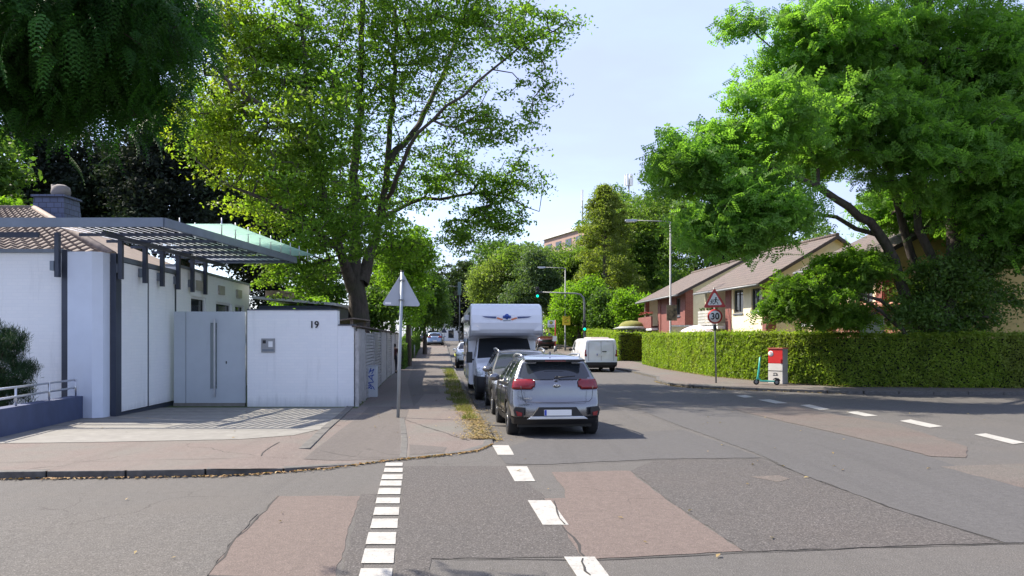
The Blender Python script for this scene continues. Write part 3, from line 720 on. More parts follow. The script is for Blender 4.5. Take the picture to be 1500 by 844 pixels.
def skeleton(trunks, clusters, rng, r_tip=.010, power=2.3, wander=.12, step=.7, grow_r=None):
    """joins each cluster to the nearest wood with a bowed limb; returns chains (points, radii)"""
    P = []; par = []; trunk_r = []
    chains = []
    for pts, rads, parent_idx in trunks:
        ch = []; prev = parent_idx
        for i in range(len(pts)):
            a = np.array(pts[i], float); r = rads[i]
            if i:
                pa = np.array(pts[i - 1], float); m = max(1, int(np.linalg.norm(a - pa) / step))
                for j in range(1, m + 1):
                    q = pa + (a - pa) * j / m; P.append(q + (rng.normal(size=3) * .05 if j < m else 0)); par.append(prev); trunk_r.append(rads[i - 1] + (r - rads[i - 1]) * j / m)
                    prev = len(P) - 1; ch.append(prev)
            else:
                P.append(a); par.append(prev if prev is not None else -1); trunk_r.append(r); prev = len(P) - 1; ch.append(prev)
        chains.append(ch)
    P0 = len(P)
    base = P[0]
    cl = np.array(clusters); T = np.array(P)
    d = np.array([np.min(np.linalg.norm(T - c, axis=1)) for c in cl]); order = np.argsort(d)
    arr = np.zeros((P0 + len(cl) * 14, 3)); arr[:P0] = T; n = P0; depth = [0] * P0
    for ci in order:
        c = cl[ci]
        dist = np.linalg.norm(arr[:n] - c, axis=1)
        pen = np.where(arr[:n, 2] > c[2] + .3, (arr[:n, 2] - c[2]) * .8, 0)          # limbs rise rather than fall
        j = int(np.argmin(dist + pen)); a = arr[j]; L = np.linalg.norm(c - a)
        if L < .15: continue
        m = int(min(12, max(1, round(L / step)))); ch = [j]; prev = j
        bow = rng.normal(size=3) * L * wander; bow[2] = abs(bow[2]) * .6
        for q in range(1, m + 1):
            t = q / m; p = a + (c - a) * t + bow * math.sin(math.pi * t) + (rng.normal(size=3) * .05 if q < m else 0)
            arr[n] = p; par.append(prev); prev = n; ch.append(n); n += 1
        chains.append(ch)
    cnt = np.zeros(n)
    kids = np.zeros(n, int)
    for i in range(n):
        if par[i] >= 0: kids[par[i]] += 1
    cnt[kids == 0] = 1
    for i in range(n - 1, 0, -1):
        if par[i] >= 0 and par[i] < i: cnt[par[i]] += cnt[i]
    rad = r_tip * np.power(np.maximum(cnt, 1), 1 / power)
    for i in range(P0): rad[i] = trunk_r[i]
    return arr[:n], rad, chains
def wood_mesh(name, arr, rad, chains, mat, parent, sides=6, rmin=0.0):
    V = []; F = []; off = 0
    ang = np.arange(sides) * 2 * np.pi / sides; ca, sa = np.cos(ang), np.sin(ang)
    for ch in chains:
        if len(ch) < 2: continue
        p = arr[ch]; r = rad[ch].copy()
        if r[1:].max() < rmin: continue
        r[0] = min(r[0], r[1] * 1.35) if len(ch) < 60 and r[0] > r[1] * 1.35 else r[0]
        t = np.gradient(p, axis=0); t /= np.linalg.norm(t, axis=1)[:, None] + 1e-9
        ref = np.array([1.0, 0, 0]) if abs(t[0][0]) < .8 else np.array([0, 1.0, 0]); rings = []
        for i in range(len(p)):
            u = ref - t[i] * ref.dot(t[i]); u /= np.linalg.norm(u) + 1e-9; w = np.cross(t[i], u); ref = u
            rings.append(p[i] + (ca[:, None] * u + sa[:, None] * w) * r[i])
        V.append(np.concatenate(rings)); m = len(p)
        for i in range(m - 1):
            for q in range(sides):
                q2 = (q + 1) % sides; F.append((off + i * sides + q, off + i * sides + q2, off + (i + 1) * sides + q2, off + (i + 1) * sides + q))
        off += m * sides
    o = fast_mesh(name, np.concatenate(V), 4, mat, parent, F)
    o.data.polygons.foreach_set('use_smooth', [True] * len(o.data.polygons)); return o
def lobes_points(lobes, n, rng, shell=.45):
    w = np.array([l[2] if len(l) > 2 else l[1][0] * l[1][2] for l in lobes], float); w /= w.sum()
    k = rng.choice(len(lobes), n, p=w); d = rng.normal(size=(n, 3)); d /= np.linalg.norm(d, axis=1)[:, None]
    r = rng.uniform(0, 1, n) ** shell * rng.uniform(.84, 1.12, n)
    c = np.array([lobes[i][0] for i in k], float); e = np.array([lobes[i][1] for i in k], float)
    return c + d * e * r[:, None]
def leaf_cloud(cl, per, cr, flat, rng):
    n = len(cl) * per
    off = np.clip(rng.normal(size=(n, 3)), -1.9, 1.9) * cr * .55; off[:, 2] *= flat
    off[:, 2] -= .22 * (off[:, 0] ** 2 + off[:, 1] ** 2) / max(cr, .1)
    big = np.repeat(rng.uniform(.6, 1.35, len(cl)), per)[:, None]
    return np.repeat(cl, per, axis=0) + off * big

def tree(name, label, cat, root, trunks, lobes, ncl, per, leaf, leafm, barkm, seed, cr=.55, flat=.55, shell=.45, up=.45, tmpl=LEAF, down=0.0,
         group=None, sides=6, rmin=0, wander=.12, step=.7, r_tip=.012, keep=None, power=2.3):
    """root (x,y,z); trunks and lobes in world metres; everything is stored relative to the root"""
    rg = np.random.default_rng(seed); rt = np.array(root, float)
    t = thing(name, label, cat, root, 0, group)
    cl = lobes_points(lobes, ncl, rg, shell)
    if keep is not None: cl = cl[keep(cl)]
    tr = [([np.array(p, float) - rt for p in pts], rads, par) for pts, rads, par in trunks]
    arr, rad, chains = skeleton(tr, cl - rt, rg, wander=wander, step=step, r_tip=r_tip, power=power)
    wood_mesh('trunk', arr, rad, chains, barkm, t, sides, rmin)
    pos = leaf_cloud(cl - rt, per, cr, flat, rg)
    fast_mesh('crown', scatter(tmpl, pos, leaf, rg, up, down), 4, leafm, t)
    return t

M['leaf_beech'] = leafmat('beech leaves', (.085, .165, .028), (.15, .25, .04), (.24, .27, .035), trans=.55, big=.22, c3amt=.3, side=(-7.5, -2.0, (.34, .33, .03)))  # side colour paints the sun's yellow glow into the left of the crown
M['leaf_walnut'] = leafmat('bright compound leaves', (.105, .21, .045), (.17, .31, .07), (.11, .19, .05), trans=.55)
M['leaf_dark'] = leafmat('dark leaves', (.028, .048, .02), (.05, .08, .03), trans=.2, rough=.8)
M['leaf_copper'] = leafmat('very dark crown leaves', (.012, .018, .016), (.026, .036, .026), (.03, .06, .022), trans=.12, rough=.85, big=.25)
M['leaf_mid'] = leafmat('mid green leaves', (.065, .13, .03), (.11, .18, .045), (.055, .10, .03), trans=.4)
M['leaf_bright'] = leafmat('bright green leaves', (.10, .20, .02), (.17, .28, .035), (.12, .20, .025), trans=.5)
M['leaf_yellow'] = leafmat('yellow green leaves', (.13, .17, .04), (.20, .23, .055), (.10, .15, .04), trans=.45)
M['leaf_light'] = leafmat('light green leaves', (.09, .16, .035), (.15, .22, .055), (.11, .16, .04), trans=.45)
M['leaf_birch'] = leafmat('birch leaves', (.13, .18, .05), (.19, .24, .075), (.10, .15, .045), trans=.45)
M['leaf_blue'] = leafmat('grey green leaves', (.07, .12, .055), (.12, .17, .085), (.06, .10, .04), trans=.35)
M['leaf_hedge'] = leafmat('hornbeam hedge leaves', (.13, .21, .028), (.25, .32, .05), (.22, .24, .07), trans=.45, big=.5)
M['needle'] = leafmat('cypress sprays', (.016, .055, .012), (.035, .11, .02), (.07, .20, .035), trans=.35, big=.8)
M['bark'] = barkmat('grey bark', (.13, .11, .09))
M['bark_dark'] = barkmat('dark bark', (.075, .06, .05))
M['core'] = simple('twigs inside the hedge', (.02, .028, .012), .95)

def wx(px, Y): return (px - CXP) / FPX * Y
def wz(py, Y): return HCAM + (HOR - py) / FPX * Y
def lob(px, py, rx, ry, Y, dy=0, ddepth=None, w=None):
    """a lobe of a crown from its place and size in the photo at distance Y"""
    y = Y + dy; c = (wx(px, y), y, wz(py, y)); e = (rx / FPX * y, ddepth or (rx + ry) / 2 / FPX * y, ry / FPX * y)
    return (c, e, w or rx * ry)
def pt(px, py, Y): return (wx(px, Y), Y, wz(py, Y))

# ---- big beech behind the fence
Y = 30
tr = [([(wx(527, Y), Y, -.2), pt(526, 470, Y), pt(521, 412, Y), pt(519, 330, Y + .5), pt(521, 230, Y), pt(528, 100, Y + .5), pt(532, -60, Y + 1), pt(530, -200, Y)], [.56, .44, .32, .2, .17, .13, .1, .04], None),
      ([pt(518, 425, Y), pt(500, 372, Y - 1), pt(474, 290, Y - 2), pt(455, 200, Y - 2.5), pt(447, 90, Y - 2), pt(430, -80, Y - 2)], [.3, .18, .15, .12, .09, .03], 1),
      ([pt(530, 415, Y), pt(550, 350, Y + 1), pt(566, 270, Y + 1), pt(571, 180, Y + 1.5), pt(576, 80, Y + 1), pt(590, -90, Y + 1)], [.3, .17, .14, .11, .08, .03], 1),
      ([pt(553, 330, Y + 1), pt(580, 262, Y - 1), pt(612, 195, Y - 2), pt(680, 140, Y - 3), pt(760, 70, Y - 3), pt(835, 30, Y - 3)], [.12, .085, .065, .05, .035, .015], 1),
      ([pt(552, 322, Y + 1), pt(600, 298, Y + 2), pt(665, 288, Y + 2), pt(730, 286, Y + 2), pt(790, 310, Y + 2)], [.11, .08, .06, .04, .015], 1),
      ([pt(570, 240, Y + 1), pt(630, 150, Y + 3), pt(668, 60, Y + 4), pt(700, -60, Y + 4)], [.16, .12, .09, .04], 1),
      ([pt(497, 365, Y - 1), pt(440, 320, Y - 3), pt(370, 285, Y - 4), pt(310, 255, Y - 5)], [.15, .1, .06, .02], 1),
      ([pt(462, 230, Y - 2), pt(400, 170, Y - 4), pt(335, 120, Y - 5), pt(285, 80, Y - 5)], [.14, .1, .06, .02], 1)]
lb = [lob(325, 180, 72, 95, Y, -4, w=8000), lob(400, 80, 95, 90, Y, -2, w=11000), lob(450, 210, 90, 120, Y, -4, w=9000), lob(500, 330, 90, 50, Y, -3.5, w=3500), lob(420, 270, 95, 90, Y, -1), lob(500, 130, 100, 120, Y, 0, w=9000), lob(520, 300, 110, 90, Y, 2),
      lob(430, 390, 65, 55, Y, -2), lob(620, 90, 100, 100, Y, 1, w=6500), lob(640, 250, 90, 60, Y, 2, w=4300), lob(715, 175, 75, 55, Y, -2, w=2900), lob(735, 270, 58, 36, Y, 2, w=2300),
      lob(720, 325, 62, 30, Y, 2, w=2700), lob(680, 345, 38, 25, Y, 1, w=1200), lob(760, 55, 68, 40, Y, -3, w=2300), lob(815, 30, 40, 14, Y, -3, w=650), lob(700, 20, 90, 50, Y, 0, w=3500), lob(560, 10, 170, 60, Y, 0, w=8000),
      lob(345, 30, 60, 60, Y, -3), lob(590, 370, 45, 45, Y, 2, w=1800), lob(500, -120, 210, 110, Y, 0, w=12000), lob(780, 250, 25, 50, Y, 1, w=500), lob(785, 130, 32, 50, Y, -2, w=700)]
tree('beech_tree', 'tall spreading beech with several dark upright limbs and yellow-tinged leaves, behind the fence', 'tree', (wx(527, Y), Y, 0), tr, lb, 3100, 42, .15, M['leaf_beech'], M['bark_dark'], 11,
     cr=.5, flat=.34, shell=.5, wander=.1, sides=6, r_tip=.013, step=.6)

# ---- big compound-leaved tree on the right, several stems
Y = 29.5
tr = [([(wx(1372, Y), Y, 0), pt(1365, 505, Y), pt(1340, 470, Y), pt(1318, 410, Y), pt(1296, 355, Y - .5), pt(1275, 325, Y - 1), pt(1225, 292, Y - 2), pt(1170, 262, Y - 3), pt(1090, 215, Y - 4.5), pt(1020, 190, Y - 5)], [.42, .36, .27, .22, .2, .17, .13, .1, .06, .02], None),
      ([pt(1365, 505, Y), pt(1362, 430, Y + 1), pt(1335, 375, Y + 1), pt(1320, 320, Y + 1), pt(1290, 200, Y), pt(1270, 60, Y), pt(1260, -80, Y)], [.3, .22, .19, .17, .13, .09, .04], 1),
      ([pt(1370, 500, Y), pt(1376, 430, Y), pt(1372, 390, Y), pt(1345, 335, Y - .5), pt(1340, 240, Y - 1), pt(1355, 100, Y - 1), pt(1370, -60, Y - 1)], [.3, .22, .19, .17, .13, .09, .04], 1),
      ([pt(1375, 505, Y), pt(1392, 430, Y), pt(1397, 380, Y), pt(1400, 300, Y), pt(1420, 180, Y), pt(1450, 60, Y), pt(1480, -60, Y)], [.36, .32, .3, .27, .2, .12, .05], 1),
      ([pt(1290, 345, Y - .5), pt(1225, 318, Y + 1), pt(1150, 310, Y + 1), pt(1060, 345, Y)], [.1, .08, .05, .02], 1),
      ([pt(1340, 470, Y), pt(1290, 440, Y - 1), pt(1220, 420, Y - 2), pt(1150, 425, Y - 2)], [.09, .07, .04, .02], 1)]
lb = [lob(1015, 235, 58, 55, Y, -5), lob(1062, 332, 58, 40, Y, -5.5), lob(1120, 175, 85, 62, Y, -5), lob(1115, 300, 75, 55, Y, -5.5, w=5200), lob(1215, 50, 115, 60, Y, -2), lob(1085, 25, 26, 30, Y, -2, w=500),
      lob(1250, 175, 120, 80, Y, -2), lob(1345, 80, 140, 90, Y, 0), lob(1390, 220, 130, 80, Y, -2), lob(1480, 140, 120, 140, Y, 0), lob(1490, 300, 110, 80, Y, -1),
      lob(1195, 235, 60, 34, Y, 1, w=2300), lob(1300, -90, 240, 90, Y, 0, w=9000), lob(1075, 265, 85, 50, Y, 1), lob(1335, 300, 80, 40, Y, 3, w=4500), lob(1450, 320, 90, 60, Y, 3, w=5500), lob(1385, 345, 60, 25, Y, 3.5, w=1700), lob(985, 245, 28, 30, Y, -3, w=700), lob(1155, 115, 60, 50, Y, -1, w=2500)]
def keepw(c):
    px = CXP + c[:, 0] / c[:, 1] * FPX; py = HOR - (c[:, 2] - HCAM) / c[:, 1] * FPX
    return ~((abs(px - 1205) < 42) & (abs(py - 315) < 26))
tree('walnut_tree', 'huge bright green tree with several leaning stems and feathery leaves, rising behind the right hedge', 'tree', (wx(1372, Y), Y, 0), tr, lb, 1800, 36, .42, M['leaf_walnut'], M['bark_dark'], 21,
     cr=.72, flat=.34, shell=.42, up=.5, tmpl=FROND, wander=.1, step=.7, down=.35, r_tip=.018)
lb = [lob(1190, 428, 62, 34, Y, -1.5), lob(1250, 395, 52, 36, Y, -1.2), lob(1148, 452, 26, 18, Y, -1.5, w=500), lob(1225, 460, 55, 20, Y, -.6), lob(1285, 392, 30, 30, Y, 0)]
tr = [([(wx(1335, Y), Y - 1, 0), pt(1332, 500, Y - 1), pt(1290, 455, Y - 1), pt(1220, 425, Y - 1), pt(1150, 425, Y - 1.5)], [.12, .1, .07, .05, .02], None)]
tree('maple_sapling', 'low spreading sapling of large bright leaves before the cream house gable', 'bush', (wx(1335, Y), Y - 1, 0), tr, lb, 150, 26, .46, leafmat('sapling leaves', (.075, .16, .022), (.13, .22, .035), (.07, .13, .03), trans=.5), M['bark_dark'], 22, cr=.6, flat=.26, up=.5, tmpl=FROND, step=.5, down=.3)
lb = [lob(1420, 440, 90, 45, Y, .5), lob(1340, 435, 42, 30, Y, .5), lob(1370, 480, 70, 25, Y, .3), lob(1400, 400, 60, 35, Y, -1), lob(1340, 455, 45, 25, Y, -1), lob(1500, 360, 60, 40, Y, 0), lob(1440, 385, 45, 35, Y, -.5)]
tr = [([(wx(1440, Y), Y + .6, 0), pt(1440, 470, Y + .6), pt(1450, 400, Y), pt(1480, 340, Y)], [.12, .1, .06, .03], None)]
tree('understorey_bush', 'shady green undergrowth around the stems of the huge tree at the right edge', 'bush', (wx(1440, Y), Y + .6, 0), tr, lb, 420, 60, .15, M['leaf_mid'], M['bark_dark'], 23, cr=.5, flat=.6, up=.3, step=.5)

# ---- dark cypress overhanging at the top left, close by: drooping flat sprays
def spray(rg):
    """one drooping spray: rib with side twigs of scale leaves"""
    out = []; L = 1.0; n = 10
    for i in range(n):
        y = i / (n - 1); z = -.42 * y * y; w = .30 * (1 - y) ** .7 + .03
        c = np.array([0, y, z])
        for s in (-1, 1):
            d = np.array([s * .72, .62, -.32]); d /= np.linalg.norm(d)
            for k in range(3):
                a = c + d * w * k / 3; e = c + d * w * (k + 1.05) / 3
                q = np.array([.026 + .01 * (k == 0), -.02 * s, 0])
                out += [a, (a + e) / 2 + q, e, (a + e) / 2 - q]
                if k:
                    for s2 in (-1, 1):
                        d2 = d + np.array([s2 * .5 * s, .35 * s2, -.25]); d2 /= np.linalg.norm(d2); e2 = a + d2 * w * .34
                        out += [a, (a + e2) / 2 + [.020, .018, 0], e2, (a + e2) / 2 - [.020, .018, 0]]
    return np.array(out)
SPRAY = spray(None)
rg = np.random.default_rng(5)
t = thing('cypress_tree', 'dark drooping cypress hanging in from the top left corner, close to the viewer', 'tree', (-6.6, 5.2, 0))
rt = np.array((-6.6, 5.2, 0))
lb = []
for (px, py, rx, ry, Yd) in ((30, 55, 100, 80, 6), (130, 60, 100, 80, 6.2), (215, 50, 60, 80, 6.5), (50, 130, 100, 55, 6.4), (150, 145, 80, 40, 6.6), (220, 120, 40, 45, 6.7), (-120, 80, 150, 110, 5.8), (110, -70, 180, 60, 6), (20, 0, 90, 55, 5.2), (255, 30, 34, 45, 6.6), (180, 20, 90, 55, 5.6)):
    lb.append(lob(px, py, rx, ry, Yd, 0, .55))
cl = lobes_points(lb, 560, rg, .4)
tr = [([(-6.6, 5.2, -.1), (-6.6, 5.2, 1.5), (-6.5, 5.3, 4), (-6.4, 5.3, 7.5)], [.3, .25, .2, .06], None), ([(-6.5, 5.3, 3.4), (-5.4, 5.8, 4.1), (-4.2, 6.2, 4.5), (-3.2, 6.4, 4.5)], [.09, .07, .05, .02], 1),
      ([(-6.5, 5.3, 2.8), (-5.2, 5.6, 3.6), (-4.3, 6.1, 3.9)], [.07, .05, .02], 1)]
arr, rad, chains = skeleton([([np.array(p, float) - rt for p in a], b, c) for a, b, c in tr], cl - rt, rg, r_tip=.004, step=.35)
wood_mesh('trunk', arr, rad, chains, M['bark_dark'], t, 6)
pos = np.repeat(cl - rt, 9, axis=0) + rg.normal(size=(len(cl) * 9, 3)) * .15
pos[:, 2] += .1
n = len(pos); head = rg.uniform(0, 2 * np.pi, n); dr = rg.uniform(.25, .9, n)
T = np.stack([np.cos(head) * (1 - dr * .5), np.sin(head) * (1 - dr * .5), -dr], 1); T /= np.linalg.norm(T, axis=1)[:, None]
Bv = np.cross(T, np.array([0, 0, 1.0])); Bv /= np.linalg.norm(Bv, axis=1)[:, None]; Nv = np.cross(Bv, T)
s = rg.uniform(.15, .34, n)
V = (SPRAY[None, :, 0, None] * Bv[:, None] + SPRAY[None, :, 1, None] * T[:, None] + SPRAY[None, :, 2, None] * Nv[:, None]) * s[:, None, None] + pos[:, None]
fast_mesh('crown', V.reshape(-1, 3), 4, M['needle'], t)

# ---- cushion pine behind the low wall
rg = np.random.default_rng(8)
t = thing('mountain_pine', 'dark cushion-shaped mountain pine behind the railing at the left edge', 'bush', (-10.6, 15.6, 0))
lb = [((-.25, 0, 1.15), (.75, .6, .55)), ((.1, 0, 1.65), (.45, .4, .35)), ((.45, -.1, 1.05), (.38, .35, .28)), ((-.3, 0, 1.95), (.4, .35, .25)), ((.0, 0, .6), (.6, .5, .35))]
cl = lobes_points(lb, 260, rg, .3)
arr, rad, chains = skeleton([([(0, 0, -.1), (0, 0, .6), (-.1, 0, 1.5)], [.09, .08, .04], None)], cl, rg, r_tip=.006, step=.3)
wood_mesh('trunk', arr, rad, chains, M['bark_dark'], t, 5)
NEED = np.array([(0, 0, 0), (.035, .5, 0), (0, 1, 0), (-.035, .5, 0)])
pos = np.repeat(cl, 130, axis=0) + rg.normal(size=(len(cl) * 130, 3)) * .06
fast_mesh('crown', scatter(NEED, pos, .12, rg, .1, -1.2), 4, leafmat('pine needles', (.012, .035, .014), (.03, .065, .025), trans=.1), t)

# ---- trees behind and along the street
def round_tree(name, label, px, pyt, pyb, rx, Y, m, seed, ncl=260, per=55, leaf=.3, gy=None, cr=1.0, gr='background trees', lobes=8, flat=.4, bark='bark_dark', base=None, trunk_r=.3, cat='tree', rmin=.03, up=.4, shell=.38):
    rg = np.random.default_rng(seed); gz = g(Y) + .08 if base is None else base
    zt, zb = wz(pyt, Y), max(wz(pyb, Y), gz + .2); x = wx(px, Y); w = rx / FPX * Y; h = zt - zb
    L = [((x, Y, zb + h * .52), (w * .72, w * .7, h * .46), 3)]
    for i in range(lobes):
        a = rg.uniform(0, 2 * np.pi); f = rg.uniform(.15, .85); ww = w * rg.uniform(.7, 1.25) * (.56 - .38 * abs(f - .4))
        q = (1 - .55 * max(0, f - .5) * 2)
        L.append(((x + math.cos(a) * w * .55 * q, Y + math.sin(a) * w * .5 * q, zb + h * f), (ww * .75, ww * .75, h * .2), 1))
    tr = [([(x, Y, gz - .2), (x, Y, zb), (x + rg.normal() * .3, Y, zb + h * .5), (x, Y, zt - h * .1)], [trunk_r, trunk_r * .8, trunk_r * .45, .04], None)]
    return tree(name, label, cat, (x, Y, gz), tr, L, ncl, per, leaf, M[m] if isinstance(m, str) else m, M[bark], seed, cr=cr, flat=flat, group=gr, sides=5, rmin=rmin, shell=shell, up=up, step=1.0, r_tip=.02)
GB = 'trees behind the far end of the street'
# dark wood behind the bungalow
GL = 'dark trees behind the bungalow'
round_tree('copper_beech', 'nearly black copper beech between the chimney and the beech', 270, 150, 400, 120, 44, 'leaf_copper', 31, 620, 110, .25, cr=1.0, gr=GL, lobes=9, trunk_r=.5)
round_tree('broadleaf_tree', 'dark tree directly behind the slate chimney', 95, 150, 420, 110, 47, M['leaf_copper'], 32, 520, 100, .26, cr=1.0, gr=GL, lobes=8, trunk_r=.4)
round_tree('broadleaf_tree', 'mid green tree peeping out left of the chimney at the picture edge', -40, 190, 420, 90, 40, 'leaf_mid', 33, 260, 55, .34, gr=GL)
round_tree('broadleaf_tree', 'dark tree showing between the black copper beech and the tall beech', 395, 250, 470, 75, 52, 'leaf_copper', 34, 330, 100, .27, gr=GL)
round_tree('bush', 'bright green bush top just left of the chimney', 5, 290, 335, 28, 33, 'leaf_bright', 35, 60, 50, .22, cr=.5, gr=None, cat='bush')
round_tree('garden_conifer', 'flat-topped yellow green conifer above the dark outbuilding', 445, 425, 470, 65, 33, 'leaf_bright', 36, 130, 70, .13, cr=.4, gr=None, flat=.4, cat='bush', trunk_r=.1, rmin=0)
round_tree('garden_shrub', 'loose bright shrub between the flat-topped conifer and the beech trunk', 470, 375, 450, 50, 36, 'leaf_mid', 37, 110, 55, .18, cr=.5, gr=None, cat='bush', trunk_r=.1)
round_tree('garden_shrub', 'green shrub behind the fence right of the beech trunk', 560, 420, 490, 40, 36, 'leaf_mid', 38, 120, 60, .17, cr=.5, gr=None, cat='bush', trunk_r=.1)
# street trees on the left beyond the fence
GS = 'street trees along the left pavement'
round_tree('street_tree', 'lime tree overhanging the pavement just right of the beech trunk', 598, 330, 490, 52, 48, 'leaf_bright', 41, 260, 60, .2, cr=.7, gr=GS, trunk_r=.22)
round_tree('street_tree', 'mid green tree above the warning sign seen from behind', 575, 350, 470, 55, 56, 'leaf_mid', 42, 260, 60, .24, cr=.8, gr=GS, trunk_r=.22)
round_tree('street_tree', 'dark green tree whose low branches hang over the far pavement', 622, 372, 488, 36, 66, M['leaf_mid'], 43, 240, 60, .26, cr=.8, gr=GS, trunk_r=.22)
round_tree('street_tree', 'farthest left street tree, above the parked white van', 634, 420, 482, 24, 92, 'leaf_mid', 44, 160, 55, .3, cr=.8, gr=GS, trunk_r=.2)
# centre mass
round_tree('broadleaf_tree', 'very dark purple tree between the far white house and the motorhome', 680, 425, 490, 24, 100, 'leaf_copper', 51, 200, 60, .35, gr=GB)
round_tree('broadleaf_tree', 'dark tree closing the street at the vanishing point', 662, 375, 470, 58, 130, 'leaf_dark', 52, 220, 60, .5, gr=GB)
round_tree('birch_tree', 'pale drooping yellow green birch above the left half of the motorhome', 722, 375, 475, 48, 92, 'leaf_birch', 53, 330, 70, .28, cr=1.0, gr=GB, flat=1.0, up=.2)
round_tree('broadleaf_tree', 'mid green tree behind the pale birch', 738, 338, 460, 62, 112, 'leaf_mid', 54, 330, 60, .45, gr=GB, cr=1.3)
round_tree('broadleaf_tree', 'grey green tree behind the left traffic light', 785, 362, 485, 50, 84, 'leaf_blue', 55, 340, 65, .28, gr=GB)
round_tree('broadleaf_tree', 'rounded tree in front of the brick block roof', 822, 352, 470, 58, 98, 'leaf_mid', 56, 330, 60, .42, gr=GB, cr=1.3)
round_tree('broadleaf_tree', 'tall tree under the antenna mast', 950, 262, 485, 90, 92, 'leaf_mid', 57, 640, 65, .36, gr=GB, lobes=9, cr=1.2)
round_tree('broadleaf_tree', 'green tree behind the street lamp pole on the right', 1020, 290, 480, 70, 80, 'leaf_mid', 58, 420, 60, .33, gr=GB, cr=1.1)
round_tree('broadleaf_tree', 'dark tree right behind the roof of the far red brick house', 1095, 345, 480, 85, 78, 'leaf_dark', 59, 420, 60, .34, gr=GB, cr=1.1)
round_tree('broadleaf_tree', 'tree rising over the roof ridge under the huge walnut', 1180, 325, 470, 70, 74, 'leaf_mid', 60, 260, 50, .32, gr=GB, cr=1.1)
round_tree('broadleaf_tree', 'broad tree filling the space right behind the pointed conifer', 905, 268, 480, 85, 108, 'leaf_mid', 65, 640, 60, .42, gr=GB, cr=1.3)
round_tree('broadleaf_tree', 'tree closing the gap above the motorhome roof, farthest of all', 700, 372, 470, 60, 135, 'leaf_mid', 66, 330, 60, .5, gr=GB, cr=1.4)
round_tree('maple_tree', 'bright yellow green maple behind the right traffic light', 848, 405, 492, 50, 74, 'leaf_bright', 61, 340, 60, .26, gr=GB, cr=.9)
round_tree('maple_tree', 'small bright maple left of the far house balcony', 928, 418, 492, 34, 66, 'leaf_bright', 62, 240, 60, .22, gr=GB, cr=.7)
round_tree('broadleaf_tree', 'darker rounded tree between the two bright maples', 892, 425, 492, 36, 70, 'leaf_mid', 63, 240, 60, .24, gr=GB, cr=.8)
for nm_, lab_, px_, Y_, lbs, sd_ in (('broadleaf_tree', 'broad pale green crown just right of the pointed conifer, under the mast', 935, 88, [(930, 345, 62, 52), (905, 330, 40, 40), (960, 320, 45, 35), (925, 405, 75, 50), (975, 390, 55, 55)], 67),
                              ('broadleaf_tree', 'rounded light green crown left of the pointed conifer, below the brick block', 830, 90, [(825, 392, 48, 30), (795, 400, 45, 34), (850, 400, 50, 36), (765, 378, 36, 26)], 68)):
    tree(nm_, lab_, 'tree', (wx(px_, Y_), Y_, g(Y_)), [([(wx(px_, Y_), Y_, g(Y_)), (wx(px_, Y_), Y_, g(Y_) + 4), (wx(px_, Y_), Y_, g(Y_) + 9)], [.35, .3, .12], None)],
         [lob(*q, Y_) for q in lbs], 560, 60, .30, M['leaf_light'], M['bark_dark'], sd_, cr=1.0, flat=.4, group=GB, sides=5, rmin=.03, step=1.0, r_tip=.02)
# dawn redwood: a feathery cone
rg = np.random.default_rng(64); Y = 80; x = wx(886, Y); zt = wz(272, Y); gz = g(Y) + .08
t = thing('dawn_redwood', 'tall feathery yellow green conifer with a pointed top, in the middle of the far trees', 'tree', (x, Y, gz), 0, GB)
H = zt - gz; cl = []
for k in range(640):
    f = rg.uniform(.08, 1) ** .8; a = rg.uniform(0, 2 * np.pi); w = 8.4 * (1 - f) ** .75 * (.75 + .3 * math.sin(f * 9 + a * 2)) + .12; r = w * rg.uniform(.25, 1) ** .6
    cl.append((math.cos(a) * r, math.sin(a) * r, f * H - r * .1))
cl = np.array(cl)
arr, rad, chains = skeleton([([(0, 0, -.2), (0, 0, H * .5), (0, 0, H)], [.4, .22, .03], None)], cl, rg, r_tip=.02, step=1, wander=.05)
wood_mesh('trunk', arr, rad, chains, M['bark'], t, 5, .03)
pos = leaf_cloud(cl, 80, .65, .4, rg)
fast_mesh('crown', scatter(LEAF, pos, .24, rg, .3, .4), 4, M['leaf_yellow'], t)

def clump(q, cell):
    """smooth random bumps on a grid of the given cell size, in -.5 .. .5"""
    k = q / cell; i = np.floor(k).astype(np.int64); f = k - i; f = f * f * (3 - 2 * f); out = 0
    for dx in (0, 1):
        for dy in (0, 1):
            for dz in (0, 1):
                h = (i[:, 0] + dx) * 73856093 ^ (i[:, 1] + dy) * 19349663 ^ (i[:, 2] + dz) * 83492791
                v = ((h * 2654435761) % 4294967296) / 4294967296.0 - .5
                out = out + v * (f[:, 0] if dx else 1 - f[:, 0]) * (f[:, 1] if dy else 1 - f[:, 1]) * (f[:, 2] if dz else 1 - f[:, 2])
    return out
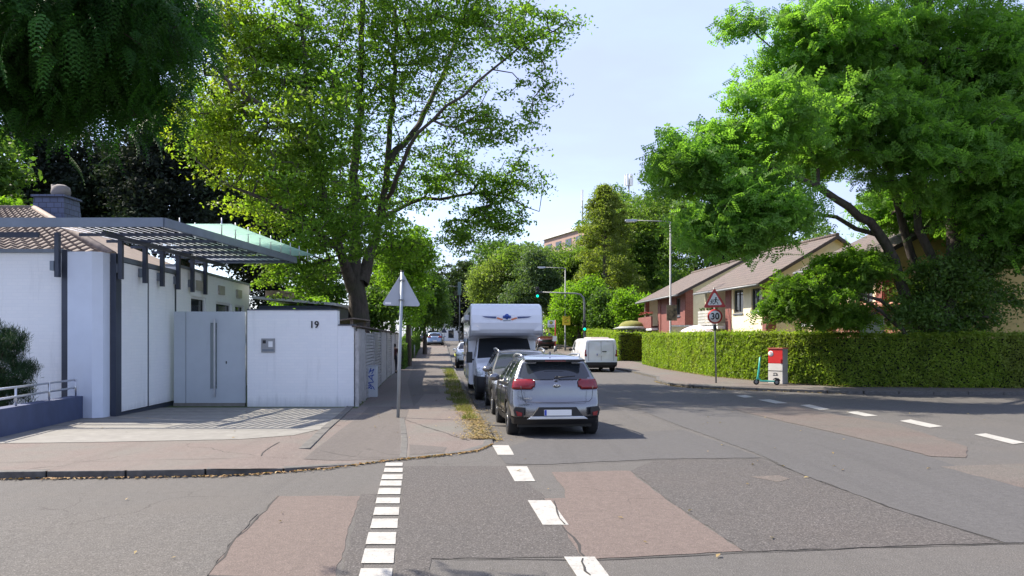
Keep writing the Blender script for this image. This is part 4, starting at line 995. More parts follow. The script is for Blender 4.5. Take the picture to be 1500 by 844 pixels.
# ---- hedges: a clipped surface of leaves over a dark twiggy core
def hedge(name, label, pts, width, h, dens=420, leaf=.095, seed=1, gy=True, group=None, m='leaf_hedge'):
    """pts: front foot line (camera side is left of travel), thickness to the right of travel"""
    rg = np.random.default_rng(seed); P = np.array(pts, float); o = P[0].copy(); t = thing(name, label, 'hedge', (o[0], o[1], 0), 0, group)
    nrm = []
    for i in range(len(P)):
        a = P[max(0, i - 1)]; b = P[min(len(P) - 1, i + 1)]; d = (b - a) / np.linalg.norm(b - a); nrm.append((d[1], -d[0]))
    nrm = np.array(nrm); Q = P + nrm * width
    zb = np.array([g(y) + .08 for x, y in P]); zt = zb + h
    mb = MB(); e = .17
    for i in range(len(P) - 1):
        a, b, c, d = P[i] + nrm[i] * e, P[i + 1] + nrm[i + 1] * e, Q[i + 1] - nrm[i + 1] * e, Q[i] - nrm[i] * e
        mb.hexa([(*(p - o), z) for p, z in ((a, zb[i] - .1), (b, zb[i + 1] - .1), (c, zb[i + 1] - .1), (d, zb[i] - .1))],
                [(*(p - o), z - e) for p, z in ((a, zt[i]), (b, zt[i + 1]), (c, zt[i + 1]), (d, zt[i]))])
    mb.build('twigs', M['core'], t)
    pos = []; out = []
    def surf(p0, p1, p2, p3, nv):
        A = np.linalg.norm(np.cross(p1 - p0, p3 - p0)); n = int(A * dens); u = rg.uniform(0, 1, n)[:, None]; v = rg.uniform(0, 1, n)[:, None]
        q = (p0 * (1 - u) + p1 * u) * (1 - v) + (p3 * (1 - u) + p2 * u) * v
        wob = clump(q, .33) * .11 + clump(q + 7, .12) * .07 + clump(q, 1.6) * .09 + rg.normal(size=n) * .03 - .01
        pos.append(q + np.array(nv) * wob[:, None]); out.append(np.repeat(np.array([nv]), n, 0))
    for i in range(len(P) - 1):
        f = lambda p, z: np.array((p[0] - o[0], p[1] - o[1], z))
        n0 = ((nrm[i] + nrm[i + 1]) / 2)
        surf(f(P[i], zb[i]), f(P[i + 1], zb[i + 1]), f(P[i + 1], zt[i + 1]), f(P[i], zt[i]), (-n0[0], -n0[1], 0))
        surf(f(Q[i], zb[i]), f(Q[i + 1], zb[i + 1]), f(Q[i + 1], zt[i + 1]), f(Q[i], zt[i]), (n0[0], n0[1], 0))
        surf(f(P[i], zt[i]), f(P[i + 1], zt[i + 1]), f(Q[i + 1], zt[i + 1]), f(Q[i], zt[i]), (0, 0, 1))
    for i, s in ((0, -1), (-1, 1)):
        d = np.array((-nrm[i][1], nrm[i][0])) * s; f = lambda p, z: np.array((p[0] - o[0], p[1] - o[1], z))
        surf(f(P[i], zb[i]), f(Q[i], zb[i]), f(Q[i], zt[i]), f(P[i], zt[i]), (d[0], d[1], 0))
    pos = np.concatenate(pos); out = np.concatenate(out)
    # loose shoots on top
    k = rg.choice(len(pos), len(pos) // 9); ex = pos[k].copy(); ex[:, 2] += rg.uniform(0, .26, len(k)) * rg.uniform(0, 1, len(k)) * (out[k][:, 2] > .5)
    pos = np.concatenate([pos, ex]); out = np.concatenate([out, out[k]])
    fast_mesh('foliage', scatter(LEAF, pos, leaf, rg, .25, 0, out * .55), 4, M[m] if isinstance(m, str) else m, t)
    return t
hp = [(64, 27.6), (40, 27.0), (26, 26.6)] + [gp(*p, .1) for p in ((1500, 569), (1370, 568), (1240, 566), (1165, 562), (1112, 558), (1046, 552))] + [gp(1000, 545, .1), gp(965, 539, .1), gp(941, 533.5, .1)]
hp = hp[::-1]
# travel away->towards and right; thickness must lie on the garden side
hedge('garden_hedge', 'long clipped hornbeam hedge from the driveway gap round the corner to the right edge', hp[::-1], 1.0, 2.02, 900, .10, 71)
hp2 = [(wx(946, 57), 57), (wx(906, 56), 56), (sl(13.7, 62), 62), (sl(13.7, 69), 69)]
hedge('garden_hedge', 'clipped hedge behind the white delivery van, turning a dark face to the gap', hp2, 1.0, 2.1, 420, .12, 72)
hedge('garden_hedge', 'far clipped hedge between the bus stop post and the right traffic light', [(sl(14.4, 81), 81), (sl(14.6, 88), 88), (sl(14.9, 100), 100)], 1.6, 1.95, 250, .16, 73)
hb = hedge('garden_hedge', 'low leafy hedge at the far end of the left fence', [(sl(-1.95, 56), 56), (sl(-1.95, 44), 44)], .9, 1.5, 380, .1, 74, m='leaf_mid')
hedge('garden_hedge', 'dark hedge further down the left pavement behind the lamp post', [(sl(-1.9, 80), 80), (sl(-1.9, 60), 60)], .9, 1.7, 200, .14, 75, m='leaf_mid')

# ---- verge: soil strip, grass and fallen leaves along the parked cars
rv = np.random.default_rng(80); vin = []
def verge_in(y): return interp1(y) + .09 * math.sin(y * 2.1) + .07 * math.sin(y * 5.3 + 1)
def interp1(y):
    T = [(14.3, .90), (16, .80), (19, .64), (24, .42), (30, .3), (44, .5)]
    for (a_, va), (b_, vb) in zip(T, T[1:]):
        if y <= b_: return va + (vb - va) * max(0, (y - a_)) / (b_ - a_)
    return .35
vp = [(sl(.88, y_), y_) for y_ in (14.3, 20, 30, 44)] + [(sl(verge_in(y_), y_), y_) for y_ in np.arange(44, 14.3, -.3)]
sheet('verge', vp, .005, M['verge'], True)
rg = np.random.default_rng(81)
n = 8500; y = 17.0 + 28 * rg.uniform(0, 1, n) ** 1.3; fr = np.clip((y - 14.5) / 10, .15, 1)
a = .9 - rg.uniform(0, 1, n) * np.array([.95 - verge_in(v) for v in y]); keep = (np.sin(y * 2.3) + np.sin(y * 5.1 + a * 4) + rg.normal(size=n) * .8 > -.3) & ((y > 19) | (rg.uniform(0, 1, n) < .3))
y = y[keep]; a = a[keep]
pos = np.stack([a - .099 * y, y, np.array([g(v) for v in y]) + .105], 1)
BL = np.array([(-.06, 0, 0), (.06, 0, 0), (.02, 1, .1), (-.02, 1, .1)])
vv = scatter(BL, pos, .10, rg, 0, -2.0)
tag(fast_mesh('grass', vv, 4, leafmat('grass blades', (.10, .13, .03), (.17, .19, .05), (.22, .18, .08), trans=.3)), 'rough green grass growing on the strip between the pavement and the parked cars', 'grass', kind='stuff')
FL = LEAF * np.array([1, 1, 1.5])
def litter(name, label, P, size, seed, m):
    rg = np.random.default_rng(seed); o = fast_mesh(name, scatter(FL, P, size, rg, .75), 4, m); return tag(o, label, 'leaves', kind='stuff')
M['litter'] = leafmat('fallen leaves', (.22, .155, .07), (.34, .27, .13), (.14, .085, .04), trans=.1, big=2)
n = 3200; y = 13.6 + 13 * rg.uniform(0, 1, n) ** 1.6; a = .88 + rg.normal(size=n) * .17 - .06
P = np.stack([a - .099 * y, y, 0 * y], 1); P[:, 2] = [g(q[1]) + (walk(q[0], q[1]) if q[0] < sl(1.02, q[1]) else 0) + .022 for q in P]
litter('fallen_leaves', 'yellow brown fallen leaves strewn along the verge beside the parked cars', P, .058, 82, M['litter'])
Q = []
kp = K[2:12]
for i in range(560):
    j = int(rg.integers(0, len(kp) - 1)); u = rg.uniform(); x0, y0 = kp[j]; x1, y1 = kp[j + 1]
    x = x0 + (x1 - x0) * u; y = y0 + (y1 - y0) * u - abs(rg.normal()) * .06 - .03
    Q.append((x, y, g(y) + .02))
litter('fallen_leaves', 'thin line of orange and brown leaves in the gutter below the near kerb', np.array(Q), .06, 83, leafmat('gutter leaves', (.20, .10, .04), (.36, .26, .13), (.12, .10, .04), trans=.1, big=3))
Q = []
for i in range(300):
    x = rg.uniform(-9, 14); y = rg.uniform(6, 26); onw = y > 11 and x < -1.2
    if -.6 < x < 2.5 and y > 14: continue
    Q.append((x, y, g(y) + (walk(x, y) if onw and x < sl(1.02, y) else 0) + .02))
Q = [q for q in Q if not (10 < q[1] < 12.5 and q[0] < 0)]
litter('fallen_leaves', 'single pale leaves scattered over the road and pavement', np.array(Q)[:120], .06, 84, M['litter'])

Q = []
rg = np.random.default_rng(85)
rk = RK[2:10]
for i in range(1500):
    j = int(rg.integers(0, len(rk) - 1)); u = rg.uniform(); x0, y0 = rk[j]; x1, y1 = rk[j + 1]; o_ = rg.normal() * .10 - .08
    x = x0 + (x1 - x0) * u + o_ * .7; y = y0 + (y1 - y0) * u + o_ * .7
    Q.append((x, y, g(y) + (.125 if rg.uniform() < .0 else .02)))
for i in range(900):
    P_ = hp; j = int(rg.integers(1, len(P_) - 3)); u = rg.uniform(); x0, y0 = P_[j]; x1, y1 = P_[j + 1]; o_ = -abs(rg.normal()) * .22
    Q.append((x0 + (x1 - x0) * u + o_ * .6, y0 + (y1 - y0) * u + o_ * .7, g(y0 + (y1 - y0) * u) + .125))
litter('fallen_leaves', 'brown leaves lying along the far kerb and at the foot of the right hedge', np.array(Q), .08, 86, M['litter'])
# ---------------------------------------------------------------- vehicles
def interp(tab, x):
    if x <= tab[0][0]: return tab[0][1]
    for (a, va), (b, vb) in zip(tab, tab[1:]):
        if x <= b: return va + (vb - va) * (x - a) / (b - a)
    return tab[-1][1]
def poly_at(pts, n):
    """resample a polyline to n+1 points, rounding its corners a little"""
    P = [Vector((p[0], p[1])) for p in pts]
    for _ in range(2):
        Q = [P[0]]
        for a, b in zip(P, P[1:]):
            L = (b - a).length; c = min(.25, .05 / max(L, 1e-6) + .1)
            Q += [a.lerp(b, c), a.lerp(b, 1 - c)]
        P = Q + [P[-1]]
    d = [0]
    for a, b in zip(P, P[1:]): d.append(d[-1] + (b - a).length)
    out = []; j = 0
    for i in range(n + 1):
        s = d[-1] * i / n
        while j < len(d) - 2 and d[j + 1] < s: j += 1
        L = d[j + 1] - d[j]; out.append(P[j].lerp(P[j + 1], (s - d[j]) / L if L > 1e-9 else 0))
    return out
class Shell:
    """car body: rear, front, top and side surfaces welded into one skin, y = 0 at the rear bumper, +y forward"""
    def __init__(s, W, rear, top, front, hw, taper=(.16, .14), bulge=(.16, .30), crown=.05, nx=28, nz=26, nu=90, smooth=3, keepz=None):
        Rr = poly_at(rear, nz); Ff = poly_at(front, nz); T = poly_at(top, nu)      # rear: (y,z) upwards; front: (y,z) upwards; top: rear to front
        L = max(p[0] for p in front); s.L = L; s.W = W
        def hwf(y, z):
            e0 = max(0, 1 - y / .8); e1 = max(0, 1 - (L - y) / 1.1)
            return interp(hw, z) * (1 - taper[0] * e0 ** 2.2 - taper[1] * e1 ** 2.2)
        s.hwf = hwf
        V = {}; verts = []; faces = []; tags = []
        def vid(p):
            k = (round(p[0], 4), round(p[1], 4), round(p[2], 4))
            if k not in V: V[k] = len(verts); verts.append(p)
            return V[k]
        def rb(xn): return bulge[0] * abs(xn) ** 3
        def fb(xn): return bulge[1] * abs(xn) ** 2.6
        def grid(fn, na, nb, tag_, flip=False):
            ids = [[vid(fn(i / na, j / nb)) for j in range(nb + 1)] for i in range(na + 1)]
            for i in range(na):
                for j in range(nb):
                    q = [ids[i][j], ids[i + 1][j], ids[i + 1][j + 1], ids[i][j + 1]]
                    q2 = []
                    for k in q:
                        if k not in q2: q2.append(k)
                    if len(q2) >= 3: faces.append(q2 if not flip else q2[::-1]); tags.append(tag_)
        idx = lambda P, t: P[min(len(P) - 1, round(t * (len(P) - 1)))]
        def rear_f(a, b):
            p = idx(Rr, b); xn = 2 * a - 1; y = p[0] + rb(xn); return (xn * hwf(y if abs(xn) > .999 else p[0] + rb(xn), p[1]), y, p[1])
        def front_f(a, b):
            p = idx(Ff, b); xn = 2 * a - 1; y = p[0] - fb(xn); return (xn * hwf(y, p[1]), y, p[1])
        def top_f(a, b):
            p = idx(T, b); xn = 2 * a - 1; y = p[0]
            w0 = max(0, 1 - b * 12); w1 = max(0, 1 - (1 - b) * 8)
            y = y + rb(xn) * w0 - fb(xn) * w1
            return (xn * hwf(y, p[1]), y, p[1] + crown * (1 - xn * xn) * min(1, b * 10, (1 - b) * 6))
        def side_f(u, v):
            rt = idx(Rr, v); ft = idx(Ff, v); tt = idx(T, u); w0 = max(0, 1 - u * 12); w1 = max(0, 1 - (1 - u) * 8)
            ry, fy = rt[0] + rb(1), ft[0] - fb(1); ty = tt[0] + rb(1) * w0 - fb(1) * w1
            b0, b1 = Rr[0], Ff[0]; by = (b0[0] + rb(1)) * (1 - u) + (b1[0] - fb(1)) * u; bz = b0[1] * (1 - u) + b1[1] * u
            c00 = (Rr[0][0] + rb(1), Rr[0][1]); c01 = (Rr[-1][0] + rb(1), Rr[-1][1]); c10 = (Ff[0][0] - fb(1), Ff[0][1]); c11 = (Ff[-1][0] - fb(1), Ff[-1][1])
            y = (1 - v) * by + v * ty + (1 - u) * ry + u * fy - ((1 - u) * (1 - v) * c00[0] + (1 - u) * v * c01[0] + u * (1 - v) * c10[0] + u * v * c11[0])
            z = (1 - v) * bz + v * tt[1] + (1 - u) * rt[1] + u * ft[1] - ((1 - u) * (1 - v) * c00[1] + (1 - u) * v * c01[1] + u * (1 - v) * c10[1] + u * v * c11[1])
            return y, z
        grid(rear_f, nx, nz, 'rear'); grid(front_f, nx, nz, 'front', True); grid(top_f, nx, nu, 'top')
        for sg in (1, -1):
            def sf(u, v, sg=sg):
                y, z = side_f(u, v); return (sg * hwf(y, z), y, z)
            grid(sf, nu, nz, 'right' if sg > 0 else 'left', sg < 0)
        v = np.array(verts); s.tags = tags; s.faces = faces
        # soften
        E = set()
        for f in faces:
            for i in range(len(f)):
                a, b = f[i], f[(i + 1) % len(f)]; E.add((min(a, b), max(a, b)))
        E = np.array(list(E)); cnt = np.zeros(len(v)); np.add.at(cnt, E[:, 0], 1); np.add.at(cnt, E[:, 1], 1)
        zmin = v[:, 2].min(); fix = v[:, 2] < zmin + .01
        for _ in range(smooth):
            acc = np.zeros_like(v); np.add.at(acc, E[:, 0], v[E[:, 1]]); np.add.at(acc, E[:, 1], v[E[:, 0]])
            nv = .45 * v + .55 * acc / cnt[:, None]; nv[fix] = v[fix]; v = nv
        s.v = v
        s.c = np.array([v[f].mean(0) for f in faces])
        s.used = np.zeros(len(faces), bool)
        nr = []
        for f in faces:
            a = v[f[1]] - v[f[0]]; b = v[f[-1]] - v[f[0]]; n = np.cross(a, b); nr.append(n / (np.linalg.norm(n) + 1e-12))
        s.n = np.array(nr)
        vn = np.zeros_like(v)
        cen = np.array([0, L / 2, .8])
        for i, f in enumerate(faces):
            n = s.n[i]
            if np.dot(n, s.c[i] - cen) < 0: n = -n; s.n[i] = n; faces[i] = f[::-1]
            for k in f: vn[k] += n
        s.vn = vn / (np.linalg.norm(vn, axis=1)[:, None] + 1e-9)
    def take(s, name, mat, parent, cond, out=0.0, cut=True, label=None, thick=0.0):
        """the faces chosen by cond(x, y, z, tag) become one part, pushed `out` along the skin's normal"""
        sel = [i for i in range(len(s.faces)) if not (s.used[i] and cut) and cond(*s.c[i], s.tags[i])]
        if not sel: return None
        if cut: s.used[sel] = True
        ids = {}; vs = []; fs = []
        for i in sel:
            f = []
            for k in s.faces[i]:
                if k not in ids: ids[k] = len(vs); vs.append(tuple(s.v[k] + s.vn[k] * out))
                f.append(ids[k])
            fs.append(f)
        me = bpy.data.meshes.new(name); me.from_pydata(vs, [], fs); me.polygons.foreach_set('use_smooth', [True] * len(fs))
        o = link(name, me, mat, parent)
        if thick:
            m = o.modifiers.new('thickness', 'SOLIDIFY'); m.thickness = thick; m.offset = -1
        if label: o['label'] = label
        return o
def inpoly(x, y, P):
    c = False; n = len(P)
    for i in range(n):
        x1, y1 = P[i]; x2, y2 = P[(i + 1) % n]
        if (y1 > y) != (y2 > y) and x < (x2 - x1) * (y - y1) / (y2 - y1) + x1: c = not c
    return c
def wheel(parent, x, y, r, w, side, rim_m, spokes=5):
    t = MB(); s = side
    prof = [(r * .62, -w / 2), (r * .9, -w / 2), (r * .97, -w / 2 + .02), (r, -w / 2 + .045), (r, w / 2 - .045), (r * .97, w / 2 - .02), (r * .9, w / 2), (r * .66, w / 2), (r * .64, w / 2 - .05), (r * .62, -w / 2)]
    t.lathe(prof, (x, y, r), 32, 'x'); ty = t.build('wheel', M['rubber'], parent)
    m = MB(); xo = x + s * (w / 2 - .025)
    m.lathe([(r * .66, s * 0 + (w / 2 - .01) * s), (r * .60, (w / 2 - .03) * s), (r * .60, -(w / 2 - .03) * s)], (x, y, r), 32, 'x')
    for k in range(spokes):
        a = 2 * math.pi * k / spokes + .3; ca, sa = math.cos(a), math.sin(a)
        m.bar((xo, y + ca * r * .08, r + sa * r * .08), (xo - s * .0, y + ca * r * .62, r + sa * r * .62), .05, .03, up=(1, 0, 0))
        a2 = a + .22; ca, sa = math.cos(a2), math.sin(a2)
        m.bar((xo, y + ca * r * .1, r + sa * r * .1), (xo, y + ca * r * .62, r + sa * r * .62), .025, .02, up=(1, 0, 0))
    m.cyl((xo - .02, y, r), r * .15, .04, 'x', 14); m.build('rim', rim_m, ty)
    d = MB(); d.cyl((x - .02, y, r), r * .58, .03, 'x', 24); d.build('brake_disc', M['dark_metal'], ty)
M['dark_metal'] = simple('dark metal', (.03, .03, .032), .5, .6)
M['rim'] = simple('alloy rim', (.42, .43, .45), .3, .85)
M['rim_black'] = simple('steel rim', (.08, .08, .085), .5, .5)
M['taillight'] = simple('red lamp glass', (.20, .005, .010), .25, coat=.3, var=.25, scale=20)
M['headlight'] = simple('head lamp glass', (.45, .48, .5), .08, .3, coat=1, var=.5, scale=22)
M['lamp_orange'] = simple('orange lamp', (.6, .2, .02), .2)
M['chrome'] = simple('chrome', (.75, .76, .78), .12, 1)
M['plate'] = simple('number plate', (.78, .78, .75), .45, var=.02)
M['blue'] = simple('blue strip', (.02, .06, .4), .4)
def paint(name, c, metal=.5, rough=.32): return simple(name, c, rough, metal, coat=1, var=.03)

def car(name, label, loc, rz, spec, body_m, group=None, res=1.0, low_m=None, detail='rear', rim_m=None, cat='car'):
    c = thing(name, label, cat, loc, rz, group); S = spec
    sh = Shell(S['W'], S['rear'], S['top'], S['front'], S['hw'], S.get('taper', (.16, .14)), S.get('bulge', (.16, .3)), S.get('crown', .05),
               int(30 * res), int(26 * res), int(96 * res), S.get('smooth', 3))
    low_m = low_m or M['black']; axr, axf, wr = S['axr'], S['axf'], S['r']
    arch = lambda x, y, z, t, k=1.13: t in ('left', 'right') and min(math.hypot(y - axr, z - wr), math.hypot(y - axf, z - wr)) < wr * k
    def drop(cond):
        for i in range(len(sh.faces)):
            if not sh.used[i] and cond(*sh.c[i], sh.tags[i]): sh.used[i] = True
    drop(lambda x, y, z, t: arch(x, y, z, t))
    side = S['side_win']; gl = M['glass']
    for k, P in enumerate(side):
        sh.take('side_window', gl, c, lambda x, y, z, t: t == 'left' and inpoly(y, z, P), -.004)
        sh.take('side_window', gl, c, lambda x, y, z, t: t == 'right' and inpoly(y, z, P), -.004)
    rw = S.get('rear_win')
    if rw: sh.take('rear_window', gl, c, lambda x, y, z, t: t in ('rear', 'top') and y < S['L'] * .4 and inpoly(abs(x), z, rw), -.004)
    ws = S.get('windshield')
    if ws: sh.take('windshield', gl, c, lambda x, y, z, t: t == 'top' and ws[0] < y < ws[1] and abs(x) < sh.hwf(y, z) * .92, -.004)
    for P in S.get('tail', []):
        for sg in (-1, 1):
            sh.take('tail_light', M['taillight'], c, lambda x, y, z, t, sg=sg: ((t == 'rear' and x * sg > 0 and inpoly(abs(x), z, P)) or (t == ('right' if sg > 0 else 'left') and y < S.get('tail_y', .32) and inpoly(S['W'] / 2, z, P))), .012, thick=.012)
    for P in S.get('head', []):
        for sg in (-1, 1):
            sh.take('headlight', M['headlight'], c, lambda x, y, z, t, sg=sg: ((t == 'front' and x * sg > 0 and inpoly(abs(x), z, P)) or (t == ('right' if sg > 0 else 'left') and y > S['L'] - .62 and inpoly(S['W'] / 2, z, P))), .01, thick=.012)
    for nm, mt, P in S.get('front_parts', []):
        sh.take(nm, M[mt], c, lambda x, y, z, t: t == 'front' and inpoly(abs(x), z, P), .006)
    for nm, mt, P in S.get('rear_parts', []):
        sh.take(nm, M[mt], c, lambda x, y, z, t: t == 'rear' and inpoly(abs(x), z, P), .006)
    zl = S.get('low', .38)
    sh.take('lower_trim', low_m, c, lambda x, y, z, t: z < zl or arch(x, y, z, t, 1.27), .006)
    body = sh.take('body', body_m, c, lambda x, y, z, t: True, 0, thick=.03)
    zu = S['rear'][0][1]; mb = MB(); w = S['W'] * .40
    mb.box(-w, w, .35, S['L'] - .5, zu - .06, zu + .10); mb.build('underbody', M['black'], c)
    mb = MB()
    for y in (axr, axf): mb.box(-S['W'] / 2 + .26, S['W'] / 2 - .26, y - wr * 1.15, y + wr * 1.15, zu, wr * 1.9)
    mb.build('wheel_housing', M['black'], c)
    for y in (axr, axf):
        for sg in (-1, 1): wheel(c, sg * (S['W'] / 2 - .125), y, wr, .22, sg, rim_m or M['rim'], S.get('spokes', 5))
    # mirrors
    if 'mirror' in S:
        my, mz = S['mirror']
        for sg in (-1, 1):
            mb = MB(); x0 = sg * (sh.hwf(my, mz) - .02); mb.lathe([(0, -.08), (.05, -.07), (.085, -.02), (.09, .03), (.08, .045), (0, .05)][::1], (0, 0, 0), 12, 'y')
            mb.v = [(x0 + sg * .15 + p[0] * 1.35, my - p[1] * 1.0, mz + p[2] * .95) for p in mb.v]
            mo = mb.build('mirror', S.get('mirror_m', body_m), c)
            mb = MB(); mb.bar((x0, my + .03, mz - .05), (x0 + sg * .12, my, mz - .03), .05, .03); mb.build('mirror_arm', M['black'], mo)
    if 'doors' in S:       # shut lines and handles
        for sg in (-1, 1):
            for yy in S['doors']:
                mb = MB(); pz = [S['door_z'][0] + (S['door_z'][1] - S['door_z'][0]) * i / 8 for i in range(9)]
                mb.tube([(sg * (sh.hwf(yy, z) + .002), yy, z) for z in pz], .006, 5); mb.build('door_seam', M['black'], c)
            for yy in S.get('handles', []):
                z = S['handle_z']; mb = MB(); mb.tube([(sg * (sh.hwf(yy, z) + o), yy + d, z) for o, d in ((0, -.1), (.03, -.07), (.032, .07), (0, .1))], .014, 6); mb.build('door_handle', M['chrome'] if S.get('chrome_handles') else body_m, c)
    return c, sh
def plate(parent, y, z, w=.52, h=.11, out=-1, txt=None):
    mb = MB(); mb.box(-w / 2, w / 2, y, y + .012 * (-out) * 1, z - h / 2, z + h / 2) if out < 0 else mb.box(-w / 2, w / 2, y - .012, y, z - h / 2, z + h / 2)
    p = mb.build('number_plate', M['plate'], parent)
    yy = y - .004 if out < 0 else y + .004
    mb = MB(); a, b = (-w / 2 + .005, -w / 2 + .045) if out < 0 else (w / 2 - .045, w / 2 - .005); mb.box(a, b, min(yy, yy + .003 * (-out)), max(yy, yy + .003 * (-out)), z - h / 2 + .004, z + h / 2 - .004); mb.build('blue_strip', M['blue'], p)
    return p

SUV = dict(W=1.805, L=4.36, axr=.80, axf=3.50, r=.345, low=.40, smooth=3,
    rear=[(.10, .26), (.02, .36), (.0, .50), (.015, .66), (.06, .73), (.075, .95), (.09, 1.07), (.18, 1.16), (.40, 1.43), (.44, 1.49)],
    top=[(.44, 1.49), (.75, 1.545), (1.6, 1.575), (2.35, 1.54), (2.75, 1.44), (3.38, 1.09), (3.60, 1.03), (4.05, .93), (4.22, .82)],
    front=[(4.20, .24), (4.34, .36), (4.36, .55), (4.33, .70), (4.22, .82)],
    hw=[(.24, .84), (.40, .885), (.62, .9025), (.85, .895), (1.02, .865), (1.10, .84), (1.45, .65), (1.60, .56)],
    rear_win=[(0, 1.135), (.60, 1.13), (.69, 1.16), (.60, 1.43), (0, 1.455)],
    tail=[[(.40, 1.06), (.42, .98), (.52, .925), (.93, .95), (.95, 1.12), (.72, 1.125), (.46, 1.12)]],
    head=[[(.48, .70), (.95, .80), (.95, .93), (.55, .82)]],
    side_win=[[(.62, 1.14), (.80, 1.40), (1.25, 1.45), (1.30, 1.10), (.75, 1.09)], [(1.36, 1.10), (1.32, 1.46), (2.1, 1.47), (2.08, 1.06)], [(2.15, 1.06), (2.17, 1.46), (2.45, 1.41), (3.02, 1.10), (2.95, 1.04)]],
    windshield=(2.55, 3.34), mirror=(2.95, 1.10), doors=[1.05, 2.12, 3.10], door_z=(.42, 1.06), handles=[1.35, 2.35], handle_z=.95, chrome_handles=True,
    front_parts=[('grille', 'black', [(0, .52), (.42, .55), (.46, .70), (0, .72)]), ('air_intake', 'black', [(0, .30), (.7, .30), (.78, .45), (0, .42)])])
silver = paint('bluish silver paint', (.20, .205, .215), .85, .24)
KY = 14.15; kz = g(KY + 1)
niro, sh = car('parked_car', 'silver crossover with red tail lights, nearest of the parked cars, seen from behind', (.86, KY, kz), R(5.6) - .0, SUV, silver, 'cars parked along the left kerb', 1.35)
niro.rotation_euler[0] = -math.atan2(.12, 4.4) * .9
# rear details of the nearest car
for sg in (-1, 1):
    mb = MB(); mb.tube([(sg * .565, .80, 1.555), (sg * .60, 1.0, 1.60), (sg * .60, 1.8, 1.615), (sg * .585, 2.35, 1.575), (sg * .57, 2.5, 1.53)], .022, 8); mb.build('roof_rail', M['alu'], niro)
mb = MB(); mb.hexa([(-.60, .30, 1.455), (.60, .30, 1.455), (.56, .72, 1.50), (-.56, .72, 1.50)], [(-.58, .24, 1.50), (.58, .24, 1.50), (.56, .75, 1.56), (-.56, .75, 1.56)]); sp = mb.build('spoiler', silver, niro, .02)
mb = MB(); mb.box(-.2, .2, .232, .24, 1.462, 1.475); mb.build('brake_light', M['taillight'], sp)
mb = MB(); mb.prism([(0, .95, 1.57), (0, 1.22, 1.58), (0, 1.2, 1.60), (0, .99, 1.66)], (.02, 0, 0)); mb.build('fin_antenna', M['dark_steel'], niro)
mb = MB(); mb.tube([(.0, .10, 1.15), (.12, .10, 1.165), (.36, .125, 1.18)], [.018, .013, .008], 8); mb.cyl((0, .10, 1.15), .035, -.03, 'y', 14); mb.build('rear_wiper', M['black'], niro)
for sg in (-1, 1):
    mb = MB(); mb.tube([(sg * .69, .035, 1.0), (sg * .68, .03, .90), (sg * .66, .01, .76), (sg * .60, .0, .70)], .005, 5); mb.build('tailgate_seam', M['black'], niro)
    mb = MB(); mb.prism([(sg * .63, -.005, .60), (sg * .80, .05, .615), (sg * .83, .055, .55), (sg * .80, .05, .43), (sg * .64, -.005, .42)], (0, .05, 0)); f = mb.build('fog_light_housing', M['black'], niro, .01)
    mb = MB(); mb.prism([(sg * .67, -.012, .50), (sg * .79, .035, .53), (sg * .76, .025, .44), (sg * .68, -.008, .44)], (0, .03, 0)); mb.build('fog_light', M['taillight'], f)
mb = MB(); mb.tube([(-.60, .0, .70), (0, -.012, .685), (.60, .0, .70)], .005, 5); mb.build('tailgate_seam', M['black'], niro)
mb = MB(); mb.prism([(-.52, -.022, .39), (-.36, -.022, .60), (.36, -.022, .60), (.52, -.022, .39)], (0, .06, 0)); mb.build('bumper_insert', M['black'], niro, .008)
mb = MB(); mb.prism([(-.58, -.035, .375), (-.50, -.035, .43), (.50, -.035, .43), (.58, -.035, .375)], (0, .07, 0)); mb.build('skid_plate', M['alu'], niro, .008)
plate(niro, -.052, .50)
lg = thing_ = MB(); lg.lathe([(.0, -.0), (.066, 0), (.07, .006), (.0, .006)], (0, 0, 0), 28, 'y'); lg.v = [(p[0], .035 - p[1], 1.005 + p[2] * .5) for p in lg.v]; em = lg.build('maker_badge', M['chrome'], niro)
b2 = MB(); b2.lathe([(.0, 0), (.058, 0), (.0, .001)], (0, 0, 0), 28, 'y'); b2.v = [(p[0], .0275 - p[1], 1.005 + p[2] * .45) for p in b2.v]; b2.build('badge_field', M['black'], em)
text_mesh('KIA', .048, 'badge_letters', M['chrome'], em, (0, .024, 1.005), sx=1.15, depth=.003, bold=.001)
text_mesh('NIRO', .042, 'model_letters', M['chrome'], niro, (-.56, .02, .765), depth=.002, sx=1.5)

# second car: grey SUV facing the camera
import copy as _cp
S2 = _cp.deepcopy(SUV)
S2.update(W=1.84, L=4.3, rear=[(p[0], p[1] * 1.04) for p in SUV['rear']], top=[(.44, 1.55), (.75, 1.62), (1.6, 1.65), (2.35, 1.62), (2.68, 1.52), (3.2, 1.16), (3.42, 1.10), (4.0, 1.02), (4.20, .92)],
          front=[(4.15, .26), (4.28, .38), (4.30, .60), (4.28, .80), (4.20, .92)], hw=[(.24, .86), (.42, .91), (.7, .92), (.95, .91), (1.1, .88), (1.18, .85), (1.50, .70), (1.66, .62)],
          head=[[(.50, .78), (.96, .82), (.96, .96), (.58, .93)]], rear_win=[(0, 1.18), (.6, 1.17), (.69, 1.2), (.6, 1.47), (0, 1.5)], windshield=(2.5, 3.2), mirror=(2.92, 1.17), smooth=3,
          side_win=[[(p[0], p[1] * 1.055) for p in q] for q in SUV['side_win']],
          front_parts=[('grille', 'black', [(0, .62), (.48, .62), (.5, .86), (0, .88)]), ('air_intake', 'black', [(0, .32), (.6, .32), (.7, .48), (0, .5)]), ('fog_lamp_pocket', 'black', [(.66, .42), (.86, .42), (.9, .62), (.72, .62)])])
greyp = paint('warm grey paint', (.20, .195, .19), .75, .3)
